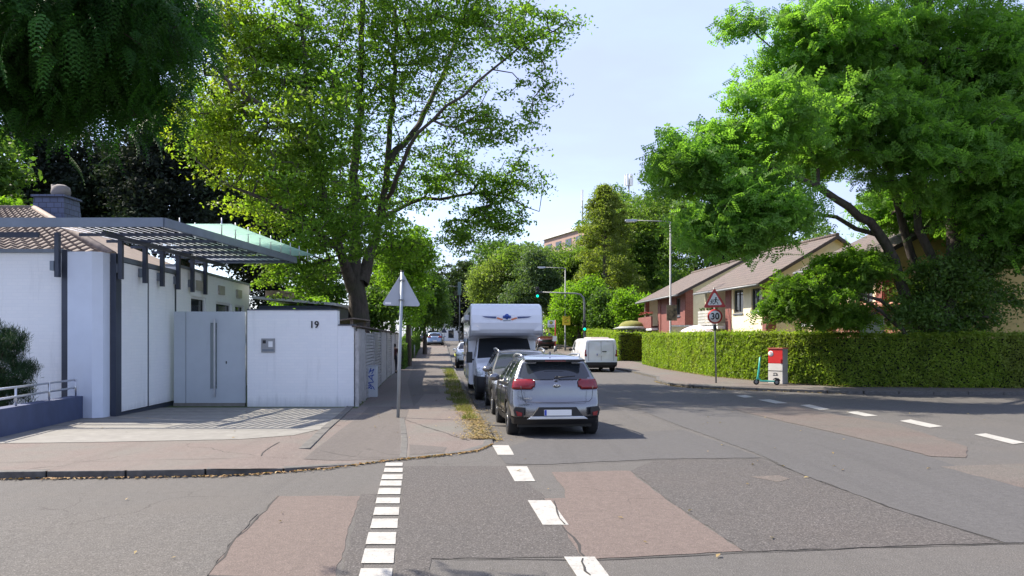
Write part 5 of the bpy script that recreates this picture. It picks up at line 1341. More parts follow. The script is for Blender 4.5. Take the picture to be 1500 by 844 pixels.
y2 = 19.0; c2, sh2 = car('parked_car', 'warm grey car facing the viewer between the silver crossover and the motorhome', (sl(2.17, y2 + 2.1) - .06, y2 + 4.3, g(22) - .0), R(180 + 5.6), S2, greyp, 'cars parked along the left kerb', 1.15)
for sg in (-1, 1): mb = MB(); mb.tube([(sg * .62, .9, 1.63), (sg * .66, 1.1, 1.70), (sg * .66, 1.8, 1.715), (sg * .64, 2.4, 1.67), (sg * .62, 2.55, 1.62)], .024, 8); mb.build('roof_rail', M['alu'], c2)
plate(c2, 4.315, .50, out=1)
mb = MB(); mb.lathe([(0, 0), (.055, 0), (.055, .008), (0, .01)], (0, 4.3, .78), 20, 'y'); mb.build('maker_badge', M['chrome'], c2)
for sg in (-1, 1):
    mb = MB(); mb.cyl((sg * .72, 4.13, .875), .05, .06, 'y', 14); mb.build('lamp_lens', M['chrome'], c2)
mb = MB(); mb.box(-.70, -.60, 3.16, 3.17, 1.18, 1.24); mb.build('windscreen_sticker', simple('green sticker', (.15, .5, .3), .5), c2)

# generic estate / hatchback further away
HATCH = _cp.deepcopy(SUV); HATCH.update(smooth=2)
P3 = 'cars parked along the left kerb'
y3 = 33.6; c3, _ = car('parked_car', 'black car partly hidden behind the motorhome', (sl(1.95, y3), y3 + 4.3, g(y3) + .0), R(185.6), S2, paint('black paint', (.015, .016, .02), .3, .25), P3, .6); plate(c3, 4.315, .5, out=1)
y4 = 47; c4, _ = car('parked_car', 'white patrol-like car with yellow and blue flashes, farthest of the row behind the motorhome', (sl(1.9, y4) - .25, y4 + 4.3, g(y4)), R(185.6), S2, paint('white car paint', (.72, .74, .76), .0, .3), P3, .6)
mb = MB(); mb.hexa([(-.93, 3.6, .72), (-.5, 4.22, .66), (-.5, 4.32, .66), (-.95, 3.6, .72)], [(-.93, 3.6, .86), (-.5, 4.2, .8), (-.5, 4.31, .8), (-.95, 3.6, .86)])
for sg in (-1, 1):
    mb = MB(); mb.box(sg * .925, sg * .94, .5, 3.9, .74, .88); mb.build('reflective_stripe', simple('yellow reflective stripe', (.7, .75, .1), .4), c4)
mb = MB(); mb.box(-.55, .55, 4.03, 4.2, 1.0, 1.03); mb.build('bonnet_flash', simple('yellow flash', (.7, .75, .1), .4), c4)
y5 = 84; c5, _ = car('parked_car', 'pale blue hatchback seen from behind, parked far down the left side by the white house', (sl(.0, y5) - .35, y5, g(y5) + .02), R(2), HATCH, paint('pale blue paint', (.25, .33, .45), .5, .3), P3, .6); plate(c5, -.02, .6)
y6 = 108; c6, _ = car('parked_car', 'dark car standing crosswise in front of the far white house', (-10.2, y6, g(y6)), R(72), HATCH, paint('dark blue paint', (.03, .035, .05), .4, .3), P3, .5)
y7 = 80; c7, _ = car('parked_car', 'dark red car just showing right of the motorhome', (wx(793, y7), y7, g(y7)), R(186), S2, paint('dark red paint', (.10, .02, .02), .4, .3), 'cars on the far side of the street', .5)

# vans
VAN = dict(W=1.93, L=4.9, axr=1.0, axf=4.05, r=.33, low=.44, smooth=2, crown=.03, bulge=(.05, .3), taper=(.03, .12),
    rear=[(.04, .28), (.0, .40), (.0, .55), (.06, .60), (.07, 1.2), (.12, 1.75), (.20, 1.86)],
    top=[(.20, 1.86), (.5, 1.89), (2.2, 1.90), (3.2, 1.87), (3.5, 1.78), (4.15, 1.22), (4.3, 1.15), (4.72, .98)],
    front=[(4.75, .26), (4.88, .4), (4.88, .7), (4.72, .98)],
    hw=[(.26, .90), (.5, .955), (.9, .965), (1.15, .955), (1.75, .88), (1.95, .80)],
    tail=[[(.84, .86), (.98, .86), (.98, 1.28), (.86, 1.28)]], tail_y=.14,
    head=[[(.55, .72), (.95, .78), (.95, .98), (.6, .95)]],
    side_win=[[(3.15, 1.15), (3.15, 1.70), (3.45, 1.68), (3.95, 1.2)]], windshield=(3.58, 4.1), mirror=(3.85, 1.22), mirror_m=M['black'],
    doors=[2.0, 3.05], door_z=(.5, 1.75))
whitep = paint('white van paint', (.76, .77, .77), 0, .35)
YV = 42.2; van, vs = car('delivery_van', 'white delivery van with closed rear doors, seen from behind across the street', (wx(881, YV), YV, g(YV)), R(5.6), VAN, whitep, None, 1.0, cat='van')
mb = MB(); mb.tube([(0, .055, .62), (0, .06, 1.2), (0, .115, 1.76)], .008, 5); mb.tube([(-.72, .07, .62), (-.72, .075, 1.2), (-.68, .13, 1.76), (.68, .13, 1.76), (.72, .075, 1.2), (.72, .07, .62)], .007, 5); mb.build('door_seam', M['black'], van)
plate(van, .035, .98, .52, .12); text_mesh('BM 4817', .09, 'plate_text', M['black'], van, (.02, .028, .98), depth=.001) if False else None
mb = MB(); mb.box(.06, .30, .03, .07, 1.13, 1.18); mb.build('door_handle', M['black'], van)
mb = MB(); mb.box(-.9, .9, -.02, .1, .38, .56); mb.build('bumper', M['black'], van, .02)
mb = MB(); mb.hexa([(-.55, .3, 1.88), (.55, .3, 1.88), (.55, 2.4, 1.91), (-.55, 2.4, 1.91)], [(-.5, .5, 1.96), (.5, .5, 1.96), (.5, 2.2, 1.98), (-.5, 2.2, 1.98)]); mb.build('roof_cover', simple('roof rack bars', (.35, .3, .28), .6), van)
Y8 = 95; v2, _ = car('delivery_van', 'white van parked beyond the pale blue hatchback, far down the left side', (wx(634.5, Y8), Y8, g(Y8)), R(5), VAN, whitep, None, .6, cat='van')
mb = MB(); mb.box(-.6, .6, .06, .1, 1.3, 1.7); mb.build('rear_window', M['glass'], v2)

# ---------------------------------------------------------------- motorhome
YM = 23.75; mz = g(YM)
mh = thing('motorhome', 'white motorhome with an overcab sleeping alcove, facing the viewer', 'motorhome', (sl(2.22, YM), YM, mz), R(5.6 + 180))
# local frame: +y is forward (towards the viewer after the half turn); nose at y=0, tail at y=-6.9
mhw = simple('motorhome gelcoat', (.74, .76, .80), .3, coat=.6, var=.03)
HWm = 1.16
prof = [(-2.05, .42), (-6.75, .50), (-6.9, .8), (-6.9, 2.9), (-6.75, 3.05), (-1.6, 3.12), (-.85, 3.13), (-.60, 3.08), (-.45, 2.96), (-.36, 2.75), (-.33, 2.5), (-.36, 2.28), (-.45, 2.17), (-.7, 2.10), (-1.5, 2.05), (-2.05, 1.95)]
mb = MB(); n = len(prof); xs = [(-HWm, .0, .0), (-HWm + .03, .03, .02), (HWm - .03, .03, .02), (HWm, .0, .0)]
xs = [(-HWm, .045), (-HWm + .045, .0), (HWm - .045, .0), (HWm, .045)]
cyy, czz = -3.6, 1.8
rows = []
for x, ins in xs:
    rows.append([(x, y + (ins if y < cyy else -ins), z + (ins if z < czz else -ins)) for y, z in prof])
k = 0
for r_ in rows: mb.v += r_
for i in range(3):
    for j in range(n):
        j2 = (j + 1) % n; mb.f.append((i * n + j, i * n + j2, (i + 1) * n + j2, (i + 1) * n + j)); mb.sm.append(False)
mb.f.append(tuple(range(n))[::-1]); mb.sm.append(False); mb.f.append(tuple(range(3 * n, 4 * n))); mb.sm.append(False)
liv = mb.build('living_body', mhw, mh, .03)
# cab shell (a van front), with its own windshield
CAB = dict(W=2.03, L=2.45, axr=-9, axf=1.50, r=.35, rear=[(.0, .30), (.0, 1.2), (.0, 2.06)], top=[(.0, 2.06), (.55, 2.06), (.80, 2.03), (1.45, 1.36), (1.6, 1.28), (2.28, 1.12)],
    front=[(2.28, .28), (2.42, .42), (2.45, .75), (2.38, .98), (2.28, 1.12)], hw=[(.26, .97), (.5, 1.01), (1.0, 1.015), (1.3, .99), (2.06, .86)], taper=(0, .11), bulge=(0, .26), crown=.04)
shc = Shell(2.03, CAB['rear'], CAB['top'], CAB['front'], CAB['hw'], CAB['taper'], CAB['bulge'], .04, 34, 30, 60, 2)
cab = thing('cab', '', None); del_ = [cab.pop(k) for k in list(cab.keys())] if False else None
for k_ in ('label', 'category', 'group'):
    if k_ in cab: del cab[k_]
cab.parent = mh; cab.location = (0, -2.45, 0)
for i in range(len(shc.faces)):
    x, y, z = shc.c[i]
    if shc.tags[i] in ('left', 'right') and math.hypot(y - 1.5, z - .35) < .40: shc.used[i] = True
    if shc.tags[i] == 'rear': shc.used[i] = True
sw = [(.62, 1.25), (.62, 1.92), (.85, 1.93), (1.42, 1.40), (1.35, 1.22)]
shc.take('side_window', M['glass'], cab, lambda x, y, z, t: t == 'left' and inpoly(y, z, sw), .0)
shc.take('side_window', M['glass'], cab, lambda x, y, z, t: t == 'right' and inpoly(y, z, sw), .0)
shc.take('windshield', M['glass'], cab, lambda x, y, z, t: t == 'top' and .80 < y < 1.50 and abs(x) < shc.hwf(y, z) * .93, .0)
for sg in (-1, 1):
    shc.take('headlight', M['headlight'], cab, lambda x, y, z, t: x * sg > 0 and ((t == 'front' and inpoly(abs(x), z, [(.66, .80), (1.03, .80), (1.03, 1.08), (.74, 1.04)])) or (t in ('left', 'right') and y > 1.95 and .80 < z < 1.06)), .012)
shc.take('grille', M['black'], cab, lambda x, y, z, t: t == 'front' and inpoly(abs(x), z, [(0, .66), (.58, .66), (.62, .98), (0, 1.02)]), .008)
shc.take('bumper', simple('dark bumper plastic', (.022, .023, .026), .55), cab, lambda x, y, z, t: (z < .80 and y > 1.78) or (t in ('left', 'right') and math.hypot(y - 1.5, z - .35) < .47), .012)
shc.take('cab_body', mhw, cab, lambda x, y, z, t: True, 0)
mb = MB(); mb.box(-.75, .75, .1, 2.2, .22, .7); mb.build('underbody', M['black'], cab)
for sg in (-1, 1):
    wheel(cab, sg * .88, 1.5, .345, .23, sg, M['rim_black'], 6); wheel(mh, sg * .92, -5.5, .345, .23, sg, M['rim_black'], 6)
    mb = MB(); mb.box(sg * 1.02, sg * 1.10, 1.33, 1.45, 1.28, 1.33); mb.box(sg * 1.07, sg * 1.27, 1.32, 1.42, 1.20, 1.56); mb.build('mirror', M['black'], cab, .03)
    mb = MB(); mb.tube([(sg * (shc.hwf(.55, z) + .003), .55 - .0, z) for z in (.5, .8, 1.1, 1.4, 1.7, 1.95)], .007, 5); mb.tube([(sg * (shc.hwf(1.5, z) - .01), 1.50, z) for z in (.85, 1.0, 1.2)], .007, 5); mb.build('door_seam', M['black'], cab)
    mb = MB(); mb.prism([(sg * 1.165, -.55, 2.42), (sg * 1.165, -.36, 2.42), (sg * 1.165, -.45, 2.12), (sg * 1.165, -.9, 2.06), (sg * 1.165, -1.7, 2.02), (sg * 1.165, -1.7, 2.2), (sg * 1.165, -.9, 2.3)], (sg * .012, 0, 0)); mb.build('alcove_trim', simple('pale grey trim', (.55, .56, .58), .5), mh)
    mb = MB(); mb.prism([(sg * .86, -.335, 2.25), (sg * 1.13, -.335, 2.25), (sg * 1.13, -.335, 2.40), (sg * 1.02, -.335, 2.40)], (0, -.0 + .012, 0)); mb.build('marker_light', M['white_plain'], mh)
mb = MB(); mb.tube([(-.2, .92 + .5, 1.42), (-.5, 1.30, 1.52), (-.8, 1.28, 1.50)], .01, 5); mb.tube([(.3, 1.42, 1.42), (.0, 1.33, 1.50), (-.2, 1.32, 1.48)], .01, 5); mb.build('wiper', M['black'], cab)
plate(cab, 2.462, .52, out=1)
# kerb-side wall: windows, door, awning cassette, skirt
xs_ = 1.162                                              # the kerb side (local +x is the left of the photo after the half turn)
for sg in (-1, 1):
    for y0, y1, z0, z1 in ((-1.5, -.85, 2.42, 2.86), (-3.6, -2.7, 1.35, 2.0), (-6.2, -5.3, 1.35, 2.0)):
        mb = MB(); mb.box(sg * 1.163, sg * 1.185, y0, y1, z0, z1); mb.build('side_window', M['glass'], mh, .01)
    mb = MB(); mb.box(sg * 1.163, sg * 1.172, -6.5, -2.1, .62, .70); mb.build('skirt_line', M['steel_grey'], mh)
    mb = MB(); mb.box(sg * 1.163, sg * 1.17, -2.6, -2.2, 1.0, 1.25); mb.build('side_decal', simple('grey decal', (.25, .27, .32), .5), mh)
mb = MB(); mb.box(1.163, 1.18, -4.6, -3.95, .55, 2.25); mb.build('entrance_door', mhw, mh, .01)
mb = MB(); mb.box(1.163, 1.30, -5.9, -1.8, 2.62, 2.80); mb.build('awning_case', simple('awning case', (.62, .63, .64), .4), mh, .02)
mb = MB(); mb.box(-.35, .35, -3.4, -2.7, 3.12, 3.2); mb.build('roof_hatch', M['white_plain'], mh, .02)
# emblem: blue crown of petals above orange and blue wings, lettering below
em = thing('emblem', '', None)
for k_ in ('label', 'category', 'group'):
    if k_ in em: del em[k_]
em.parent = mh; em.location = (0, -.318, 2.62)
# the nose of the alcove leans back; lay the emblem just in front of it
ye = .0
mb = MB()
for (x, z, r) in ((0, .10, .07), (-.085, .07, .05), (.085, .07, .05), (0, .03, .045)): mb.lathe([(0, 0), (r, 0), (r, .006), (0, .006)], (x, ye, z), 12, 'y')
mb.build('emblem_crown', simple('emblem blue', (.03, .08, .35), .4), em)
for sg in (-1, 1):
    mb = MB(); mb.prism([(sg * .16, ye, -.04), (sg * .34, ye, .02), (sg * .30, ye, .06), (sg * .12, ye, -.0)], (0, .006, 0)); mb.build('emblem_wing', simple('emblem orange', (.65, .2, .08), .4), em)
    mb = MB(); mb.prism([(sg * .36, ye, .02), (sg * .70, ye, .05), (sg * .80, ye, .09), (sg * .33, ye, .08)], (0, .006, 0)); mb.build('emblem_wing', simple('emblem dark blue', (.04, .07, .2), .4), em)
mb = MB(); mb.box(-.12, .12, ye, ye + .006, -.055, -.035); mb.build('emblem_line', M['steel_grey'], em)
# ---------------------------------------------------------------- houses on the right
def flower(mb_l, mb_f, x, y, z, rg):
    for _ in range(14):
        a = rg.uniform(-.22, .22, 3); mb_l.bar((x, y, z - .05), (x + a[0] * .6, y + a[1], z + abs(a[2]) * .8), .03, .01)
    for _ in range(7):
        a = rg.uniform(-.18, .18, 3); mb_f.box(x + a[0] - .03, x + a[0] + .03, y + a[1] - .03, y + a[1] + .03, z + abs(a[2]) + .02, z + abs(a[2]) + .08)
def house(label, x, y, rz, Ly, Wx, style, zg=None, eave=5.15, ridge=7.35, seed=1):
    """x,y: near street-side corner; local +y along the street, +x away from it"""
    H = thing('terraced_house', label, 'house', (x, y, (g(y) + .08) if zg is None else zg), rz, 'stepped row of houses behind the hedge')
    bl0, bl1 = Ly * .62, Ly - .35                                    # balcony bay
    holes = [(.7, 1.75, 3.35, 4.6), (2.75, 3.95, 3.3, 4.65), (.7, 1.75, .9, 2.2), (2.75, 3.95, .9, 2.2), (bl0, bl1, .1, 2.35), (bl0, bl1, 2.75, 4.95)]
    if style == 'brick': holes = [(1.2, 2.2, 3.35, 4.6), (1.2, 2.2, .9, 2.2), (bl0, bl1, .1, 2.35), (bl0, bl1, 2.75, 4.95)]
    mb = MB(); wall_open(mb, 'x', .0, Ly, -.3, eave, 0, .3, holes)
    mb.build('street_wall', M['cream'] if style != 'brick' else M['red_brick'], H)
    # gable end towards the viewer and party wall behind
    mid = Wx / 2
    for yy, nm in ((-.01, 'gable_wall'), (Ly - .29, 'rear_wall')):
        mb = MB(); mb.prism([(.0, yy, -.3), (Wx, yy, -.3), (Wx, yy, eave), (mid, yy, ridge), (.0, yy, eave)], (0, .3, 0)); mb.build(nm, M['ochre'] if style == 'ochre' else M['cream_grey'], H)
    mb = MB(); mb.box(Wx - .3, Wx, .31, Ly - .31, -.3, eave); mb.build('garden_wall', M['cream_grey'], H)
    mb = MB(); mb.box(-.012, -.002, .0, 2.9, 0, 0); 
    for a, b in ((-.02, .42), (bl0 - .75, bl0 - .02)):
        mb2 = MB(); mb2.box(-.05, -.004, a, b, -.2, eave - .05); mb2.build('pilaster', M['red_brick'], H)
    mb2 = MB(); mb2.box(.0, .5, -.06, -.014, -.2, eave + .1); mb2.build('pilaster', M['red_brick'], H)
    # set-back balcony bay: brick back wall, slab, parapet
    mb = MB(); mb.box(1.4, 1.6, bl0 - .1, bl1 + .1, .0, 4.97); mb.box(.3, 1.4, bl0 - .12, bl0 - .02, .0, 4.97); mb.build('recess_wall', M['cream'] if style == 'brick' else M['red_brick'], H)
    mb = MB(); mb.box(-.55, 1.4, bl0 - .05, bl1 + .15, 2.4, 2.58); mb.build('balcony_slab', M['white_plain'], H); mb = MB(); mb.box(.31, 1.4, bl0, bl1, 4.98, 5.06); mb.build('balcony_ceiling', M['white_plain'], H)
    if style == 'wood':
        mb = MB()
        for k in range(5): mb.box(-.56, -.53, bl0 - .05, bl1 + .15, 2.64 + k * .19, 2.79 + k * .19)
        bp = mb.build('balcony_parapet', simple('grey balcony boards', (.42, .42, .40), .7, var=.2), H)
    else:
        mb = MB(); mb.box(-.58, -.46, bl0 - .05, bl1 + .15, 2.582, 3.45); bp = mb.build('balcony_parapet', M['red_brick'], H)
    mbl, mbf = MB(), MB(); rg = np.random.default_rng(seed)
    for k in range(6): flower(mbl, mbf, -.5, bl0 + .2 + k * (bl1 - bl0) / 6, 3.62, rg)
    mbl.build('balcony_plants', M['leaf_mid'], H)
    if style != 'wood': mbf.build('balcony_flowers', simple('red flowers', (.55, .10, .08), .6), H)
    for h in holes:
        if h[0] == bl0: continue
        mb = MB(); mb.box(.12, .14, h[0], h[1], h[2], h[3]); w = mb.build('window', M['window_glass'], H)
        mb = MB()
        for a, b, c, d in ((h[0], h[0] + .08, h[2], h[3]), (h[1] - .08, h[1], h[2], h[3]), (h[0] + .08, h[1] - .08, h[2], h[2] + .08), (h[0] + .08, h[1] - .08, h[3] - .08, h[3]), ((h[0] + h[1]) / 2 - .03, (h[0] + h[1]) / 2 + .03, h[2] + .08, h[3] - .08)): mb.box(.08, .118, a, b, c, d)
        mb.build('window_frame', simple('anthracite frame', (.07, .075, .08), .5), w)
        mb = MB(); mb.box(-.06, .1, h[0] - .04, h[1] + .04, h[2] - .1, h[2] - .02); mb.build('window_sill', M['steel_grey'], w)
    mb = MB(); mb.box(.5, .52, bl0 + .3, bl1 - .3, 2.6, 4.7)
    # roof: two tiled slopes with thickness, gutter, verge boards
    ov = .65; sl_ = (ridge - eave) / mid; e_z = eave - ov * sl_
    rf = None
    mb = MB()
    for sg in (0, 1):
        X0 = -ov if sg == 0 else Wx + ov; pts = [(X0, -.25, e_z + .12), (mid, -.25, ridge + .12), (mid, Ly + .1, ridge + .12), (X0, Ly + .1, e_z + .12)]
        mb.hexa([(p[0], p[1], p[2] - .12) for p in pts], [(p[0], p[1], p[2] + .03) for p in pts])
    rf = mb.build('roof', M['house_tile'], H)
    mb = MB()
    for sg in (0, 1):
        X0 = -ov if sg == 0 else Wx + ov
        for yy in (-.29, Ly + .105): mb = MB(); mb.prism([(X0, yy, e_z - .05), (mid, yy, ridge - .05), (mid, yy, ridge + .14), (X0, yy, e_z + .14)], (0, .035, 0)); mb.build('verge_board', M['verge_board'], rf)
    mb = MB(); mb.tube([(-ov - .06, -.28, e_z + .04), (-ov - .06, Ly + .1, e_z + .04)], .07, 8); mb.build('gutter', M['galv'], rf)
    mb = MB(); mb.tube([(mid, -.27, ridge + .17), (mid, Ly + .1, ridge + .17)], .11, 8); mb.build('ridge_tiles', M['house_tile'], rf)
    return H
M['verge_board'] = simple('dark verge board', (.05, .04, .04), .6)
M['house_tile'] = tilemat('grey brown house tiles', (.155, .118, .10), (.12, .095, .085), .33, 1)
house('far house with a brick-fronted balcony full of red flowers, left end of the row', 11.7, 50.6, R(4.6), 10.8, 8.0, 'brick', eave=4.95, ridge=7.0, seed=1)
house('cream house with a grey slatted balcony, middle of the row behind the 30 sign', 13.75, 40.5, R(9.5), 8.0, 8.0, 'wood', eave=5.0, ridge=7.3, seed=2)
house('house with an ochre gable mostly hidden by the huge tree, right end of the row', 15.6, 31.6, R(6.5), 6.2, 8.4, 'ochre', eave=5.35, ridge=7.4, seed=3)
# brick garage annex with a grey roller shutter
an = thing('garage', 'low salmon brick garage with a pale grey roller shutter, under the leaning tree stem', 'garage', (16.05, 30.4, .08), R(40))
mb = MB(); wall_open(mb, 'x', .0, 3.0, -.2, 3.1, 0, .25, [(.95, 2.05, .05, 2.75)]); mb.box(.25, 2.8, 2.75, 3.0, -.2, 3.1); mb.box(.25, 2.8, 0, .25, -.2, 3.1); mb.build('brick_wall', M['salmon_brick'], an)
mb = MB()
for k in range(18): mb.box(.12, .15, .95, 2.05, .05 + k * .15, .05 + k * .15 + .142)
mb.build('roller_shutter', simple('pale grey shutter', (.45, .48, .5), .5, var=.05), an)
mb = MB(); mb.hexa([(-.35, -.3, 3.1), (3, -.3, 3.1), (3, 3.3, 3.1), (-.35, 3.3, 3.1)], [(-.35, -.3, 3.2), (3, -.3, 3.6), (3, 3.3, 3.6), (-.35, 3.3, 3.2)]); mb.build('roof', M['salmon_brick'], an)
# low white garden walls of terraces above the hedge
tw = thing('terrace_wall', 'low pale terrace wall with a white coping in front of the far gable', 'wall', (10.1, 47.6, .08), R(6))
mb = MB(); mb.box(0, 3.3, 0, .2, 0, 2.55); mb.build('wall', M['cream'], tw); mb = MB(); mb.box(-.05, 3.35, -.05, .25, 2.552, 2.66); mb.build('coping', M['white_plain'], tw)
# parasol, pavilion
ps = thing('parasol', 'pale pink parasol dome just above the hedge left of the 30 sign', 'parasol', (wx(1021, 44), 44, .18))
mb = MB(); mb.lathe([(1.02, 2.08), (.85, 2.22), (.55, 2.36), (.2, 2.46), (0, 2.48)], (0, 0, 0), 10); mb.build('canopy', simple('pale pink cloth', (.66, .55, .57), .8), ps)
mb = MB(); mb.cyl((0, 0, 0), .025, 2.44, n=8); mb.build('pole', M['alu'], ps); mb = MB(); mb.lathe([(0, 0), (.28, 0), (.26, .08), (.04, .12), (.04, .3), (0, .3)]); mb.build('base', M['galv'], ps)
Yp = 60; pv = thing('garden_pavilion', 'round garden pavilion with a mossy olive dome above the hedge gap', 'pavilion', (wx(925, Yp), Yp, g(Yp)))
mb = MB(); mb.lathe([(1.0, 2.62), (.98, 2.72), (.8, 2.92), (.45, 3.06), (0, 3.10)], n=20); mb.build('dome_roof', simple('mossy thatch', (.20, .20, .05), .95, var=.3, scale=5), pv)
mb = MB(); mb.lathe([(.0, 2.4), (1.2, 2.35), (1.5, 2.45), (1.0, 2.62)], n=20); mb.build('eave', simple('grey felt', (.3, .32, .3), .7), pv)
for k in range(6):
    a = k * math.pi / 3; mb = MB(); mb.cyl((1.05 * math.cos(a), 1.05 * math.sin(a), 0), .05, 2.42, n=8); mb.build('post', M['white_plain'], pv)

# far white gabled house at the end of the street
Yh = 120; hx = wx(655, Yh); fh = thing('far_house', 'far white gabled house with small dark windows at the end of the street', 'house', (hx, Yh, g(Yh)))
mb = MB(); mb.prism([(-3.2, 0, -.3), (6, 0, -.3), (6, 0, 4.0), (1.4, 0, 5.6), (-1.3, 0, 3.2), (-3.2, 0, 3.0)], (0, 8, 0)); mb.build('wall', M['white_plain'], fh)
mb = MB(); mb.hexa([(6.3, -.3, 3.9), (1.4, -.3, 5.62), (1.4, 8.3, 5.62), (6.3, 8.3, 3.9)], [(6.3, -.3, 4.1), (1.4, -.3, 5.82), (1.4, 8.3, 5.82), (6.3, 8.3, 4.1)])
mb.hexa([(1.4, -.3, 5.62), (-1.6, -.3, 3.0), (-1.6, 8.3, 3.0), (1.4, 8.3, 5.62)], [(1.4, -.3, 5.82), (-1.6, -.3, 3.2), (-1.6, 8.3, 3.2), (1.4, 8.3, 5.82)]); mb.build('roof', simple('grey roof', (.16, .13, .12), .8), fh)
for x0, z0 in ((.2, 2.6), (1.6, 2.6), (.2, .5), (1.8, .2)):
    mb = MB(); mb.box(x0, x0 + .85, -.03, -.003, z0, z0 + (.95 if z0 > 2 else 1.2)); mb.build('window', M['window_glass'], fh)
# brick block of flats with antennas
Yb = 150; bb = thing('apartment_block', 'pinkish brick block of flats with a white roof edge rising over the trees', 'building', (wx(797, Yb), Yb, 2.0), R(-68))
zt = wz(352, Yb) - 2
mb = MB(); mb.box(0, 19, 0, 14, -1, zt); mb.build('wall', simple('pink brick far', (.36, .24, .20), .8), bb)
mb = MB(); mb.box(-.4, 19.4, -.4, 14.4, zt, zt + .6); mb.build('roof_edge', M['white_plain'], bb)
for k in range(4):
    for q in range(6):
        mb = MB(); mb.box(1.2 + k * 4.3, 3.6 + k * 4.3, -.06, -.01, zt - 2.6 - q * 3, zt - 1.1 - q * 3); w = mb.build('window', M['window_glass'], bb)
def antenna(label, px, pyt, pyb, Y, n, r, hw):
    a = thing('antenna_mast', label, 'antenna', (wx(px, Y), Y, 0)); zb, zt = wz(pyb, Y), wz(pyt, Y)
    mb = MB(); mb.tube([(0, 0, zb - 12), (0, 0, zt - (1 if n > 1 else 0))], .16, 6); mb.build('mast', M['galv'], a)
    for k in range(n):
        al = 2 * math.pi * k / max(n, 1); mb = MB(); x, y = r * math.cos(al), r * math.sin(al); mb.box(x - hw, x + hw, y - hw, y + hw, zt - 2.2, zt)
        if r: mb.bar((0, 0, zt - .8), (x, y, zt - .8), .08)
        mb.build('antenna_panel', M['white_plain'], a)
antenna('tall mast topped by a ring of white antenna panels', 921, 256, 300, 150, 6, .65, .18)
antenna('single slender white antenna rod above the brick block', 853, 278, 320, 150, 1, 0, .22)
antenna('short grey antenna stub just right of the pointed conifer', 888, 275, 300, 150, 1, 0, .22)
antenna('short grey antenna stub between the conifer and the tall mast', 903, 281, 300, 150, 1, 0, .25)

# ---------------------------------------------------------------- street furniture
def tri(cx, z0, s, y, flip=False, r=.08):
    """rounded triangle outline, point up, base at z0"""
    h = s * math.sqrt(3) / 2; V = [Vector((-s / 2, z0)), Vector((s / 2, z0)), Vector((0, z0 + h))]; out = []
    for i in range(3):
        p, a, b = V[i], V[i - 1], V[(i + 1) % 3]; da = (a - p).normalized(); db = (b - p).normalized()
        for t_ in (0, .33, .66, 1):
            q = (p + da * r * (1 - t_) + db * r * t_); q = q.lerp(p, .35 * math.sin(math.pi * t_) * 1.0); out.append((cx + q.x, y, q.y))
    return out
M['sign_back'] = simple('sign back grey', (.40, .43, .47), .5, .3, var=.06)
M['sign_white'] = simple('sign white', (.80, .80, .80), .4, var=.02)
M['sign_red'] = simple('sign red', (.48, .03, .035), .4, var=.03)
M['sign_yellow'] = simple('sign yellow', (.75, .55, .03), .4)
# warning triangle seen from behind
x, y = gp(583, 612, .1)
sg_ = thing('road_sign', 'grey triangular sign seen from behind on a slightly leaning post, on the near left pavement', 'road sign', (x, y, g(y) + .1)); sg_.rotation_euler = (0, R(1.6), R(4))
mb = MB(); mb.tube([(0, 0, -.1), (0, 0, 3.42)], .038, 12); mb.build('post', simple('light galvanised post', (.34, .38, .40), .5, .3), sg_)
mb = MB(); mb.prism(tri(0, 2.62, .93, -.0 + .06), (0, .012, 0)); mb.build('sign_plate', M['sign_back'], sg_, .004)
mb = MB(); mb.prism(tri(0, 2.62, .93, .074), (0, .004, 0)); mb.build('sign_face', M['sign_red'], sg_); mb = MB(); mb.prism(tri(0, 2.70, .65, .0795), (0, .003, 0)); mb.build('sign_field', M['sign_white'], sg_)
mb = MB()
for z in (2.74, 3.2): mb.box(-.06, .06, -.045, .058, z, z + .035)
mb.box(-.03, -.012, .04, .06, 2.66, 3.36); mb.box(.012, .03, .04, .06, 2.66, 3.36); mb.build('clamp', M['galv'], sg_)
mb = MB(); mb.cyl((0, 0, 3.42), .042, .03, n=12); mb.build('post_cap', M['black'], sg_)
mb = MB(); mb.box(-.38, -.24, .054, .059, 2.65, 2.70); mb.build('sticker', M['white_plain'], sg_)
# children warning + 30 limit
x, y = gp(1049, 561, .1)
s3 = thing('road_sign', 'red-bordered triangle with running children above a round 30 sign, before the hedge', 'road sign', (x, y, g(y) + .1)); s3.rotation_euler = (0, R(-1.2), R(-3))
mb = MB(); mb.tube([(0, 0, -.1), (0, 0, 3.85)], .032, 10); mb.build('post', M['galv'], s3)
mb = MB(); mb.prism(tri(0, 3.04, .92, -.055), (0, .01, 0)); tp = mb.build('warning_plate', M['sign_red'], s3, .003)
mb = MB(); mb.prism(tri(0, 3.135, .62, -.062), (0, .004, 0)); mb.build('warning_field', M['sign_white'], tp)
def child(mb, ox, oz, s, y=-.068):
    mb.lathe([(0, 0), (.028 * s, 0), (.028 * s, .003), (0, .003)], (ox, y, oz + .235 * s), 10, 'y')
    for a, b, w in (((0, .20), (-.02, .12), .045), ((-.02, .12), (.05, .07), .026), ((.05, .07), (.07, .0), .022), ((-.02, .12), (-.04, .05), .026), ((-.04, .05), (-.10, .02), .022), ((0, .19), (.07, .15), .018), ((.07, .15), (.11, .17), .016), ((0, .19), (-.08, .17), .018), ((-.08, .17), (-.1, .12), .016)):
        mb.bar((ox + a[0] * s, y, oz + a[1] * s), (ox + b[0] * s, y, oz + b[1] * s), w * s, .003, up=(0, 1, 0)) if False else mb.bar((ox + a[0] * s, y, oz + a[1] * s), (ox + b[0] * s, y, oz + b[1] * s), .003, w * s, up=(0, 1, 0)) if False else mb.prism(strip2(ox + a[0] * s, oz + a[1] * s, ox + b[0] * s, oz + b[1] * s, w * s, y), (0, .003, 0))
